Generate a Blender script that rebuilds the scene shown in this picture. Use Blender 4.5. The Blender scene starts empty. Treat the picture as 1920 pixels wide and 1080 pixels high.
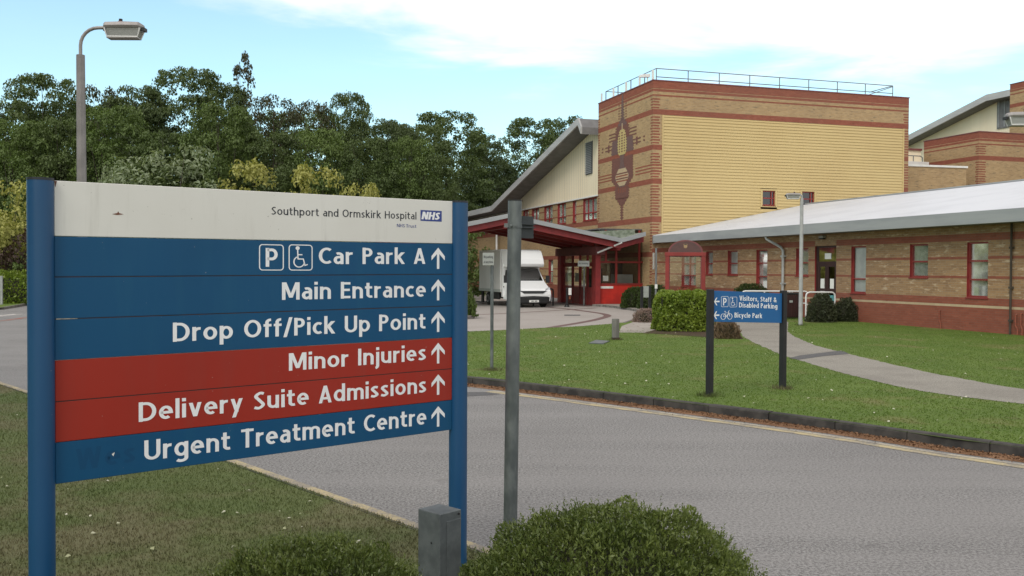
import bpy, bmesh, math, random
import numpy as np
from mathutils import Vector, Matrix
R = math.radians
SC = bpy.context.scene
COL = SC.collection
RNG = np.random.default_rng(7)
random.seed(7)

# ------------------------------------------------------------------ camera
FPX = 1775.0
CAMZ = 1.9
cd = bpy.data.cameras.new("camera")
cd.sensor_width = 36.0
cd.lens = 36.0 * FPX / 1920.0
cd.clip_start = 0.05
cd.clip_end = 3000
cam = bpy.data.objects.new("camera", cd)
COL.objects.link(cam)
CM = Matrix.Translation((0, 0, CAMZ)) @ Matrix.Rotation(R(90 - 1.097), 4, 'X') @ Matrix.Rotation(R(0.25), 4, 'Z')
cam.matrix_world = CM
SC.camera = cam

# ------------------------------------------------------------------ sky, sun, exposure
SUN_AZ, SUN_EL = 206.0, 46.0          # azimuth from +Y towards +X
w = bpy.data.worlds.new("World")
SC.world = w
w.use_nodes = True
nt = w.node_tree
bg = nt.nodes['Background']
bg.inputs['Strength'].default_value = 0.1
sky = nt.nodes.new('ShaderNodeTexSky')
sky.sky_type = 'NISHITA'
sky.sun_disc = False
sky.sun_elevation = R(SUN_EL)
sky.sun_rotation = R(SUN_AZ)
sky.air_density = 1.0
sky.dust_density = 1.2
sky.ozone_density = 1.0
tc = nt.nodes.new('ShaderNodeTexCoord')
sep = nt.nodes.new('ShaderNodeSeparateXYZ')
nt.links.new(tc.outputs['Generated'], sep.inputs[0])
def wm(op, a, b=None, c=None):
    n = nt.nodes.new('ShaderNodeMath'); n.operation = op
    for i, v in enumerate((a, b, c)):
        if v is None: continue
        if isinstance(v, (int, float)): n.inputs[i].default_value = v
        else: nt.links.new(v, n.inputs[i])
    return n.outputs[0]
yy = wm('MAXIMUM', sep.outputs['Y'], 0.08)
xx = wm('DIVIDE', sep.outputs['X'], yy)
zz = wm('DIVIDE', sep.outputs['Z'], yy)
# cloud layer: coordinates on a flat layer overhead
zc = wm('MAXIMUM', sep.outputs['Z'], 0.03)
comb = nt.nodes.new('ShaderNodeCombineXYZ')
nt.links.new(wm('DIVIDE', sep.outputs['X'], zc), comb.inputs[0])
nt.links.new(wm('DIVIDE', sep.outputs['Y'], zc), comb.inputs[1])
nz = nt.nodes.new('ShaderNodeTexNoise')
nz.inputs['Scale'].default_value = 0.85
nz.inputs['Detail'].default_value = 8.0
nz.inputs['Roughness'].default_value = 0.55
nz.inputs['Distortion'].default_value = 0.3
nt.links.new(comb.outputs[0], nz.inputs['Vector'])
# the bank of cloud lies above a line that drops towards +X
edge = wm('SUBTRACT', zz, wm('MULTIPLY_ADD', wm('MAXIMUM', wm('MULTIPLY', xx, -1.0), 0.0), 0.26, 0.210))
cl = wm('ADD', wm('MULTIPLY', edge, 8.0), wm('MULTIPLY', wm('SUBTRACT', nz.outputs['Fac'], 0.5), 1.7))
mr = nt.nodes.new('ShaderNodeMapRange')
mr.interpolation_type = 'SMOOTHSTEP'
nt.links.new(cl, mr.inputs['Value'])
mr.inputs['From Min'].default_value = -0.16
mr.inputs['From Max'].default_value = 0.42
thin = wm('MULTIPLY', nz.outputs['Fac'], 0.10)
fac = wm('MINIMUM', wm('ADD', mr.outputs[0], thin), 1.0)
mixw = nt.nodes.new('ShaderNodeMix'); mixw.data_type = 'RGBA'
nt.links.new(fac, mixw.inputs['Factor'])
tint = nt.nodes.new('ShaderNodeMix'); tint.data_type = 'RGBA'; tint.blend_type = 'MULTIPLY'
tint.inputs['Factor'].default_value = 1.0
tint.inputs['B'].default_value = (2.05, 2.35, 2.1, 1)
nt.links.new(sky.outputs[0], tint.inputs['A'])
nt.links.new(tint.outputs['Result'], mixw.inputs['A'])
cb_ = nt.nodes.new('ShaderNodeMix'); cb_.data_type = 'RGBA'      # thicker, greyer cloud overhead
mr2 = nt.nodes.new('ShaderNodeMapRange'); mr2.interpolation_type = 'SMOOTHSTEP'
nt.links.new(sep.outputs['Z'], mr2.inputs['Value']); mr2.inputs['From Min'].default_value = .28; mr2.inputs['From Max'].default_value = .65
nt.links.new(mr2.outputs[0], cb_.inputs['Factor'])
cb_.inputs['A'].default_value = (10.8, 11.0, 11.2, 1); cb_.inputs['B'].default_value = (7.7, 7.4, 7.5, 1)
nt.links.new(cb_.outputs['Result'], mixw.inputs['B'])
nt.links.new(mixw.outputs['Result'], bg.inputs['Color'])

sd = bpy.data.lights.new("sun", 'SUN')
sd.energy = 1.7
sd.angle = R(25)
sd.color = (1.0, 0.95, 0.87)
sun = bpy.data.objects.new("sun", sd)
COL.objects.link(sun)
sdir = Vector((math.sin(R(SUN_AZ)) * math.cos(R(SUN_EL)), math.cos(R(SUN_AZ)) * math.cos(R(SUN_EL)), math.sin(R(SUN_EL))))
sun.rotation_euler = sdir.to_track_quat('Z', 'Y').to_euler()
sun.location = (30, -10, 40)
SC.view_settings.view_transform = 'Standard'
SC.view_settings.look = 'None'
SC.view_settings.gamma = 1
SC.view_settings.use_curve_mapping = False
SC.view_settings.exposure = 0.12

# ------------------------------------------------------------------ measuring helpers (pixel of the photograph -> point of the place)
def ray(px, py):
    d = Vector(((px - 960) / FPX, -(py - 540) / FPX, -1))
    return (CM.to_3x3() @ d)
CO = Vector((0, 0, CAMZ))
def G(px, py, z=0.0):
    d = ray(px, py); t = (z - CAMZ) / d.z
    return CO + d * t
def AT(px, py, Y):
    d = ray(px, py)
    return CO + d * (Y / d.y)
C0 = Vector((7.38, 50.0, 0)); ANG = math.atan(0.31)     # the hospital's own axes
UX = Vector((math.cos(ANG), math.sin(ANG), 0)); UY = Vector((-math.sin(ANG), math.cos(ANG), 0))
def ONL(px, py, xl):
    d = ray(px, py); t = (xl - (CO - C0).dot(UX)) / d.dot(UX); p = CO + d * t - C0
    return p.dot(UY), p.z
def ONF(px, py, yl):
    d = ray(px, py); t = (yl - (CO - C0).dot(UY)) / d.dot(UY); p = CO + d * t - C0
    return p.dot(UX), p.z
def W2L(p):
    q = Vector(p) - C0
    return Vector((q.dot(UX), q.dot(UY), q.z))
def L2W(x, y, z=0):
    return C0 + UX * x + UY * y + Vector((0, 0, z))

# ------------------------------------------------------------------ materials
MATS = {}
class NT:
    def __init__(s, name):
        s.m = bpy.data.materials.new(name); s.m.use_nodes = True
        s.t = s.m.node_tree; s.b = s.t.nodes['Principled BSDF']; s.out = s.t.nodes['Material Output']
        MATS[name] = s.m
    def n(s, typ, **kw):
        o = s.t.nodes.new(typ)
        for k, v in kw.items():
            if hasattr(o, k) and k not in ('Scale',): setattr(o, k, v)
            else: s.set(o.inputs[k], v)
        return o
    def set(s, sock, v):
        if isinstance(v, bpy.types.NodeSocket): s.t.links.new(v, sock)
        else: sock.default_value = v
    def math(s, op, a, b=None, c=None, clamp=False):
        o = s.t.nodes.new('ShaderNodeMath'); o.operation = op; o.use_clamp = clamp
        for i, v in enumerate((a, b, c)):
            if v is not None: s.set(o.inputs[i], v)
        return o.outputs[0]
    def noise(s, scale, detail=4, vec=None, rough=.55, dist=0):
        o = s.t.nodes.new('ShaderNodeTexNoise')
        o.inputs['Scale'].default_value = scale; o.inputs['Detail'].default_value = detail
        o.inputs['Roughness'].default_value = rough; o.inputs['Distortion'].default_value = dist
        if vec is not None: s.set(o.inputs['Vector'], vec)
        return o.outputs['Fac']
    def ramp(s, v, lo, hi, smooth=True):
        o = s.t.nodes.new('ShaderNodeMapRange')
        if smooth: o.interpolation_type = 'SMOOTHSTEP'
        s.set(o.inputs['Value'], v); o.inputs['From Min'].default_value = lo; o.inputs['From Max'].default_value = hi
        return o.outputs[0]
    def mix(s, f, a, b, mode='MIX'):
        o = s.t.nodes.new('ShaderNodeMix'); o.data_type = 'RGBA'; o.blend_type = mode
        s.set(o.inputs['Factor'], f)
        for k, v in (('A', a), ('B', b)):
            if isinstance(v, tuple) and len(v) == 3: v = v + (1,)
            s.set(o.inputs[k], v)
        return o.outputs['Result']
    def obj(s):
        return s.t.nodes.new('ShaderNodeTexCoord').outputs['Object']
    def pos(s):
        return s.t.nodes.new('ShaderNodeNewGeometry').outputs['Position']
    def bump(s, h, strength, dist=.01):
        o = s.t.nodes.new('ShaderNodeBump'); o.inputs['Strength'].default_value = strength; o.inputs['Distance'].default_value = dist
        s.set(o.inputs['Height'], h); s.t.links.new(o.outputs[0], s.b.inputs['Normal'])
    def base(s, col, rough=.6, metal=0, spec=.4):
        if isinstance(col, tuple) and len(col) == 3: col = col + (1,)
        s.set(s.b.inputs['Base Color'], col); s.set(s.b.inputs['Roughness'], rough); s.b.inputs['Metallic'].default_value = metal
        s.b.inputs['Specular IOR Level'].default_value = spec

def pm(name, c, c2=None, rough=.6, metal=0, spec=.4, vs=3.0, bump=0, bs=60, lo=.35, hi=.65, streak=None):
    n = NT(name); v = n.obj()
    c2 = c2 or tuple(x * .8 for x in c)
    vec = v
    if streak:
        mp = n.t.nodes.new('ShaderNodeMapping'); mp.inputs['Scale'].default_value = streak; n.set(mp.inputs[0], v); vec = mp.outputs[0]
    f = n.ramp(n.noise(vs, 5, vec), lo, hi)
    n.base(n.mix(f, c, c2), n.math('MULTIPLY_ADD', n.noise(vs * 2.3, 3, v), .25, rough - .12), metal, spec)
    if bump: n.bump(n.noise(bs, 3, v), bump, .004)
    return n.m

def brick(name, c1, c2, c3, mortar, wear=True):
    n = NT(name); v = n.obj()
    sx = n.t.nodes.new('ShaderNodeSeparateXYZ'); n.set(sx.inputs[0], v)
    cb = n.t.nodes.new('ShaderNodeCombineXYZ')
    n.set(cb.inputs[0], n.math('ADD', sx.outputs[0], sx.outputs[1])); n.set(cb.inputs[1], sx.outputs[2])
    b = n.t.nodes.new('ShaderNodeTexBrick'); n.set(b.inputs['Vector'], cb.outputs[0])
    b.inputs['Scale'].default_value = 1; b.inputs['Brick Width'].default_value = .225; b.inputs['Row Height'].default_value = .075
    b.inputs['Mortar Size'].default_value = .006; b.inputs['Mortar Smooth'].default_value = .3
    b.inputs['Color1'].default_value = c1 + (1,); b.inputs['Color2'].default_value = c2 + (1,); b.inputs['Mortar'].default_value = mortar + (1,)
    b.inputs['Bias'].default_value = -.1
    # odd bricks in stretched patches, darker or paler
    mp = n.t.nodes.new('ShaderNodeMapping'); mp.inputs['Scale'].default_value = (1.6, 7.0, 1); n.set(mp.inputs[0], cb.outputs[0])
    f = n.ramp(n.noise(1.25, 6, mp.outputs[0], .7), .54, .66)
    col = n.mix(n.math('MULTIPLY', f, .9), b.outputs['Color'], c3)
    mp2 = n.t.nodes.new('ShaderNodeMapping'); mp2.inputs['Scale'].default_value = (2.6, 9.5, 1); mp2.inputs['Location'].default_value = (7.3, 3.1, 0); n.set(mp2.inputs[0], cb.outputs[0])
    f3 = n.ramp(n.noise(1.0, 5, mp2.outputs[0], .75), .57, .70)
    col = n.mix(n.math('MULTIPLY', f3, .55), col, tuple(x * .55 for x in c2))
    f2 = n.ramp(n.noise(.22, 4, v), .4, .7)
    col = n.mix(n.math('MULTIPLY', f2, .22), col, (.12, .09, .07))
    n.base(col, .85, 0, .2)
    n.bump(b.outputs['Fac'], -.35, .006)
    return n.m

def leafmat(name, c1, c2, trans=.25, vs=.35, gloss=.55):
    n = NT(name)
    g = n.t.nodes.new('ShaderNodeNewGeometry')
    oi = n.t.nodes.new('ShaderNodeObjectInfo')
    f = n.math('ADD', n.math('MULTIPLY', g.outputs['Random Per Island'], .55), n.math('MULTIPLY', n.ramp(n.noise(vs, 4, g.outputs['Position']), .35, .65), .45))
    col = n.mix(f, c1, c2)
    col = n.mix(n.math('MULTIPLY', oi.outputs['Random'], .35), col, tuple(x * .62 for x in c1))
    n.base(col, gloss, 0, .35)
    tr = n.t.nodes.new('ShaderNodeBsdfTranslucent'); n.set(tr.inputs[0], n.mix(1.0, col, (1.25, 1.35, .6), 'MULTIPLY'))
    mx = n.t.nodes.new('ShaderNodeMixShader'); mx.inputs[0].default_value = trans
    n.t.links.new(n.b.outputs[0], mx.inputs[1]); n.t.links.new(tr.outputs[0], mx.inputs[2]); n.t.links.new(mx.outputs[0], n.out.inputs[0])
    return n.m

def glassmat(name, tintc=(.94, .96, .95), refl=.08, fres=.7):
    n = NT(name)
    tr = n.t.nodes.new('ShaderNodeBsdfTransparent'); tr.inputs[0].default_value = tintc + (1,)
    gl = n.t.nodes.new('ShaderNodeBsdfGlossy'); gl.inputs['Roughness'].default_value = .04
    fr = n.t.nodes.new('ShaderNodeFresnel'); fr.inputs[0].default_value = 1.45
    mx = n.t.nodes.new('ShaderNodeMixShader')
    n.set(mx.inputs[0], n.math('MULTIPLY_ADD', fr.outputs[0], fres, refl * .4, True))
    n.t.links.new(tr.outputs[0], mx.inputs[1]); n.t.links.new(gl.outputs[0], mx.inputs[2]); n.t.links.new(mx.outputs[0], n.out.inputs[0])
    return n.m

def grassmat(name, g1, g2, dry, amount):
    n = NT(name); p = n.pos()
    g = n.t.nodes.new('ShaderNodeNewGeometry')
    col = n.mix(n.ramp(n.noise(.9, 5, p), .35, .65), g1, g2)
    f = n.math('MULTIPLY', n.ramp(n.noise(.55, 6, p, .62), .62 - amount * .3, .78 - amount * .25), .85)
    col = n.mix(f, col, dry)
    f2 = n.math('MULTIPLY', n.ramp(n.noise(3.3, 4, p), .6, .72), .55)
    col = n.mix(f2, col, tuple(x * .62 for x in dry))
    col = n.mix(n.math('MULTIPLY', g.outputs['Random Per Island'], .35), col, tuple(x * 1.35 for x in g2))
    n.base(col, .8, 0, .2)
    n.bump(n.noise(70, 3, p), .6, .02)
    return n.m

def build_materials():
    # road
    n = NT('asphalt'); p = n.pos()
    sp = n.noise(44, 4, p, .8); sp2 = n.noise(33, 3, p, .6)
    big = n.noise(.35, 5, p, .6); 
    mp = n.t.nodes.new('ShaderNodeMapping'); mp.inputs['Rotation'].default_value = (0, 0, R(45)); mp.inputs['Scale'].default_value = (.15, 1.4, 1); n.set(mp.inputs[0], p)
    track = n.noise(.8, 3, mp.outputs[0])
    col = n.mix(n.ramp(sp, .40, .60), (.068, .067, .066), (.312, .307, .300))
    col = n.mix(n.math('MULTIPLY', n.ramp(n.noise(140, 2, p), .58, .66), .6), col, (.50, .49, .47))
    col = n.mix(n.math('MULTIPLY', n.ramp(sp2, .35, .65), .35), col, (.26, .25, .24))
    col = n.mix(n.math('MULTIPLY', n.ramp(big, .35, .7), .30), col, (.125, .120, .118))
    col = n.mix(n.math('MULTIPLY', n.ramp(track, .42, .66), .34), col, (.27, .262, .255))
    st = n.noise(1.1, 5, p, .7)
    col = n.mix(n.math('MULTIPLY', n.ramp(st, .60, .72), .45), col, (.095, .09, .087))
    n.base(col, .85, 0, .25); n.bump(sp, .5, .006)
    n = NT('asphalt_patch'); p = n.pos()
    n.base(n.mix(n.ramp(n.noise(90, 3, p), .35, .65), (.06, .06, .062), (.15, .15, .15)), .85, 0, .25); n.bump(n.noise(90, 3, p), .4, .006)
    n = NT('path_asphalt'); p = n.pos()
    col = n.mix(n.ramp(n.noise(60, 4, p, .7), .32, .68), (.165, .155, .132), (.38, .36, .315))
    col = n.mix(n.math('MULTIPLY', n.ramp(n.noise(.9, 5, p), .4, .7), .35), col, (.15, .135, .12))
    n.base(col, .9, 0, .2); n.bump(n.noise(60, 3, p), .4, .006)
    n = NT('forecourt_concrete'); p = n.pos()
    col = n.mix(n.ramp(n.noise(40, 4, p, .7), .3, .7), (.29, .265, .24), (.40, .37, .345))
    col = n.mix(n.math('MULTIPLY', n.ramp(n.noise(.3, 5, p), .4, .7), .4), col, (.25, .225, .20))
    n.base(col, .9, 0, .2)
    n = NT('slab_paving'); p = n.pos()
    b = n.t.nodes.new('ShaderNodeTexBrick'); n.set(b.inputs['Vector'], p); b.inputs['Scale'].default_value = 1
    b.inputs['Brick Width'].default_value = .9; b.inputs['Row Height'].default_value = .6; b.inputs['Mortar Size'].default_value = .012
    b.inputs['Color1'].default_value = (.40, .37, .33, 1); b.inputs['Color2'].default_value = (.34, .31, .28, 1); b.inputs['Mortar'].default_value = (.16, .14, .12, 1)
    n.base(n.mix(n.math('MULTIPLY', n.noise(6, 5, p), .4), b.outputs['Color'], (.24, .21, .18)), .9, 0, .2)
    pm('kerb_stone', (.032, .030, .029), (.068, .062, .057), .9, vs=5, bump=.5, bs=90)
    pm('grey_kerb', (.22, .205, .19), (.12, .11, .1), .9, vs=5, bump=.4)
    # worn road paint: breaks up, so the road shows through
    for nm, c in (('yellow_line_paint', (.46, .385, .22)), ('cream_line_paint', (.44, .40, .31)), ('white_line_paint', (.6, .58, .55)), ('red_line_paint', (.28, .09, .06))):
        n = NT(nm); p = n.pos()
        f = n.ramp(n.math('ADD', n.math('MULTIPLY', n.noise(38, 4, p, .7), .5), n.math('MULTIPLY', n.noise(3.5, 3, p), .5)), .44, .57)
        n.base(n.mix(n.math('MULTIPLY_ADD', f, .8, .06), c, (.22, .205, .19)), .8, 0, .25)
    grassmat('verge_grass', (.105, .124, .044), (.085, .114, .034), (.170, .138, .086), .60)
    grassmat('lawn_grass', (.112, .168, .032), (.092, .146, .026), (.18, .168, .068), .30)
    n = NT('soil'); p = n.pos(); n.base(n.mix(n.noise(14, 5, p), (.05, .036, .026), (.11, .08, .055)), .95, 0, .1); n.bump(n.noise(25, 4, p), .8, .03)
    n = NT('litter_brown'); p = n.pos(); g = n.t.nodes.new('ShaderNodeNewGeometry')
    n.base(n.mix(n.math('ADD', n.math('MULTIPLY', g.outputs['Random Per Island'], .6), n.math('MULTIPLY', n.noise(20, 4, p), .4)), (.13, .068, .036), (.27, .16, .095)), .95, 0, .1)
    n = NT('petal_pale'); g = n.t.nodes.new('ShaderNodeNewGeometry')
    n.base(n.mix(g.outputs['Random Per Island'], (.62, .60, .50), (.34, .36, .20)), .8, 0, .2)
    # buildings
    brick('tan_brick', (.425, .292, .15), (.335, .222, .112), (.20, .155, .10), (.34, .28, .20))
    brick('mixed_brick', (.35, .215, .112), (.25, .146, .078), (.54, .42, .29), (.30, .24, .175))
    brick('red_brick', (.27, .085, .053), (.225, .068, .043), (.30, .11, .072), (.20, .10, .075))
    brick('dark_brick', (.175, .078, .062), (.145, .068, .058), (.19, .09, .07), (.16, .095, .08))
    brick('cream_brick', (.50, .39, .25), (.44, .33, .21), (.45, .34, .2), (.4, .32, .22))
    pm('plum_brick', (.155, .09, .08), (.125, .078, .074), .85, vs=8)
    pm('yellow_mosaic', (.50, .40, .17), (.42, .33, .14), .7, vs=6)
    pm('yellow_cladding', (.535, .41, .192), (.505, .38, .175), .55, vs=.5, streak=(.6, .6, .5))
    pm('cream_cladding', (.82, .725, .545), (.77, .675, .50), .55, vs=.6, streak=(1, 1, .12))
    pm('grey_fascia', (.31, .325, .33), (.26, .275, .285), .5, vs=1.2, streak=(.4, .4, 3))
    pm('pale_fascia', (.43, .435, .435), (.37, .375, .38), .5, vs=1.2, streak=(.4, .4, 3))
    pm('grey_soffit', (.20, .20, .205), (.16, .16, .165), .7, vs=2)
    n = NT('pale_roof'); v = n.obj()
    wv = n.t.nodes.new('ShaderNodeTexWave'); wv.bands_direction = 'Y'; n.set(wv.inputs['Vector'], v); wv.inputs['Scale'].default_value = 1.55; wv.wave_profile = 'SIN'
    col = n.mix(n.math('MULTIPLY', n.ramp(n.noise(.5, 5, v), .4, .7), .5), (.60, .62, .655), (.48, .50, .535))
    f = n.math('MULTIPLY', n.ramp(n.noise(4.5, 4, v), .66, .72), .5)
    n.base(n.mix(f, col, (.3, .31, .33)), .45, 0, .5); n.bump(wv.outputs['Fac'], .8, .03)
    pm('dark_roof', (.12, .12, .125), (.09, .09, .095), .7)
    pm('mossy_metal', (.26, .29, .24), (.14, .17, .12), .8, vs=5)
    pm('red_frame', (.25, .033, .028), (.20, .028, .025), .45, vs=3)
    pm('dark_red_frame', (.275, .034, .034), (.21, .028, .03), .5, vs=3)
    pm('bright_red_panel', (.52, .032, .022), (.37, .025, .02), .45, vs=1.5)
    pm('maroon_panel', (.19, .056, .058), (.15, .05, .052), .5, vs=3)
    pm('arch_brown', (.105, .052, .048), (.085, .046, .044), .6, vs=4)
    pm('dark_door', (.045, .018, .016), (.032, .014, .013), .4, vs=3)
    pm('interior_dark', (.06, .052, .047), (.04, .036, .033), .9)
    pm('cabinet_grey', (.34, .36, .34), (.30, .32, .3), .5)
    pm('dark_board', (.03, .034, .036), (.022, .024, .026), .5)
    n = NT('curtain_fabric'); v = n.obj(); n.base(n.mix(n.ramp(n.noise(9, 2, v), .35, .65), (.82, .83, .80), (.62, .64, .62)), .9, 0, .1)
    n.b.inputs['Specular IOR Level'].default_value = .1
    pm('blind_white', (.66, .67, .64), (.55, .56, .55), .9)
    pm('paper_white', (.74, .74, .70), (.66, .66, .64), .9)
    pm('paper_teal', (.12, .36, .38), (.1, .3, .3), .8)
    glassmat('window_glass')
    glassmat('dark_glass', (.12, .13, .13), .22)
    glassmat('cab_glass', (.10, .11, .11), .0, .35)
    glassmat('shelter_glass', (.86, .88, .86), .10)
    pm('white_paint', (.74, .74, .73), (.66, .66, .65), .4, vs=2)
    pm('grey_paint', (.17, .18, .185), (.14, .148, .152), .5, vs=3)
    pm('galvanised', (.15, .168, .168), (.075, .088, .09), .45, .2, vs=9, streak=(1, 1, .5), bump=.15)
    pm('box_galvanised', (.155, .175, .18), (.105, .12, .125), .5, .3, vs=9, bump=.2)
    pm('concrete_column', (.27, .255, .25), (.21, .2, .195), .8, vs=5, bump=.3)
    pm('pale_column', (.38, .39, .385), (.31, .32, .32), .6, vs=4)
    pm('lantern_metal', (.34, .32, .31), (.26, .245, .24), .5, .2, vs=6)
    n = NT('lantern_bowl'); n.base((.36, .37, .35), .2, 0, .5); n.b.inputs['Transmission Weight'].default_value = .3; n.b.inputs['IOR'].default_value = 1.3
    pm('black_metal', (.018, .018, .02), (.012, .012, .014), .5)
    pm('black_plastic', (.016, .017, .018), (.024, .025, .026), .55)
    pm('timber_grey', (.20, .195, .18), (.12, .115, .105), .9, vs=8, streak=(1, 1, .15))
    # signs
    pm('sign_blue_ghost', (.003, .060, .148), (.003, .055, .137), .5, vs=1.1, spec=.28)
    n = NT('sign_white'); v = n.obj()
    mp = n.t.nodes.new('ShaderNodeMapping'); mp.inputs['Scale'].default_value = (9, 9, .8); n.set(mp.inputs[0], v)
    col = n.mix(n.math('MULTIPLY', n.ramp(n.noise(1.6, 5, mp.outputs[0], .65), .54, .78), .35), (.68, .675, .64), (.42, .41, .37))
    col = n.mix(n.math('MULTIPLY', n.ramp(n.noise(1.3, 5, v), .4, .7), .3), col, (.56, .55, .50))
    col = n.mix(n.math('MULTIPLY', n.ramp(n.noise(42, 3, v, .6), .70, .76), .6), col, (.2, .19, .16))
    n.base(col, .5, 0, .4)
    for nm, c_, d_ in (('sign_blue', (.0032, .068, .165), (.008, .083, .172)), ('sign_red', (.315, .024, .013), (.27, .036, .024)), ('post_blue', (.004, .062, .165), (.010, .075, .17))):
        n = NT(nm); v = n.obj(); mp = n.t.nodes.new('ShaderNodeMapping'); mp.inputs['Scale'].default_value = (7, 7, .7); n.set(mp.inputs[0], v)
        col = n.mix(n.math('MULTIPLY', n.ramp(n.noise(1.4, 5, mp.outputs[0], .65), .45, .75), .55), c_, d_)
        col = n.mix(n.math('MULTIPLY', n.ramp(n.noise(.9, 4, v), .4, .7), .4), col, tuple(x * .78 for x in c_))
        col = n.mix(n.math('MULTIPLY', n.ramp(n.noise(55, 3, v, .6), .735, .77), .55), col, (.30, .31, .30))
        n.base(col, n.math('MULTIPLY_ADD', n.noise(3, 3, v), .25, .34), 0, .5 if nm == 'post_blue' else .28); n.bump(n.noise(1.3, 2, v), .12, .02)
    pm('sign_letter', (.80, .81, .83), (.76, .77, .79), .5, vs=3)
    pm('sign_ink', (.025, .03, .04), (.02, .024, .03), .5)
    pm('logo_blue', (.03, .055, .24), (.028, .05, .22), .45)
    pm('visitor_blue', (.008, .108, .31), (.007, .098, .285), .45, vs=1.5)
    pm('rust', (.19, .08, .05), (.11, .05, .035), .9, vs=20)
    pm('seam_dark', (.022, .022, .024), (.05, .025, .02), .9, vs=6)
    pm('sign_back_grey', (.035, .042, .045), (.026, .032, .034), .5)
    # vehicle
    n = NT('van_white'); n.base((.74, .75, .75), .28, 0, .5); n.b.inputs['Coat Weight'].default_value = .4
    pm('van_box_side', (.56, .55, .535), (.50, .49, .475), .5, vs=1.2, streak=(1, 1, .3))
    pm('tyre_rubber', (.012, .012, .012), (.02, .02, .02), .85)
    pm('wheel_rim', (.35, .35, .36), (.25, .25, .26), .4, .6)
    n = NT('headlamp'); n.base((.55, .57, .6), .12, .2, .6)
    # foliage
    leafmat('sycamore_leaf', (.078, .115, .036), (.118, .160, .054))
    leafmat('dark_leaf', (.064, .096, .036), (.098, .132, .050))
    leafmat('mid_leaf', (.092, .140, .036), (.136, .190, .054))
    leafmat('brown_leaf', (.085, .080, .045), (.060, .070, .030), vs=.8)
    leafmat('silver_leaf', (.21, .27, .15), (.38, .43, .29), vs=1.2)
    leafmat('gold_leaf', (.29, .29, .075), (.42, .41, .13), vs=1.2)
    leafmat('purple_leaf', (.060, .035, .032), (.085, .055, .035), vs=1.2)
    leafmat('hedge_leaf', (.13, .20, .026), (.27, .34, .05), .2, 2.0, .4)
    leafmat('box_leaf', (.056, .086, .023), (.180, .22, .062), .25, 5.0, .38)
    leafmat('dome_leaf', (.040, .068, .016), (.070, .10, .024), .2, 1.5)
    leafmat('dusty_leaf', (.056, .070, .038), (.095, .105, .055), .2, 1.5)
    leafmat('heather_leaf', (.40, .27, .26), (.20, .17, .11), .15, 3)
    leafmat('dry_leaf', (.24, .16, .105), (.13, .10, .055), .1, 3)
    leafmat('red_bloom', (.33, .05, .035), (.16, .12, .05), .15, 3)
    pm('bark', (.075, .062, .048), (.045, .038, .03), .95, vs=6, streak=(1, 1, .2), bump=.6)
    pm('inner_shade', (.016, .019, .009), (.022, .02, .012), .95)  # shade inside the foliage, put into a near-black colour
build_materials()

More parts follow.
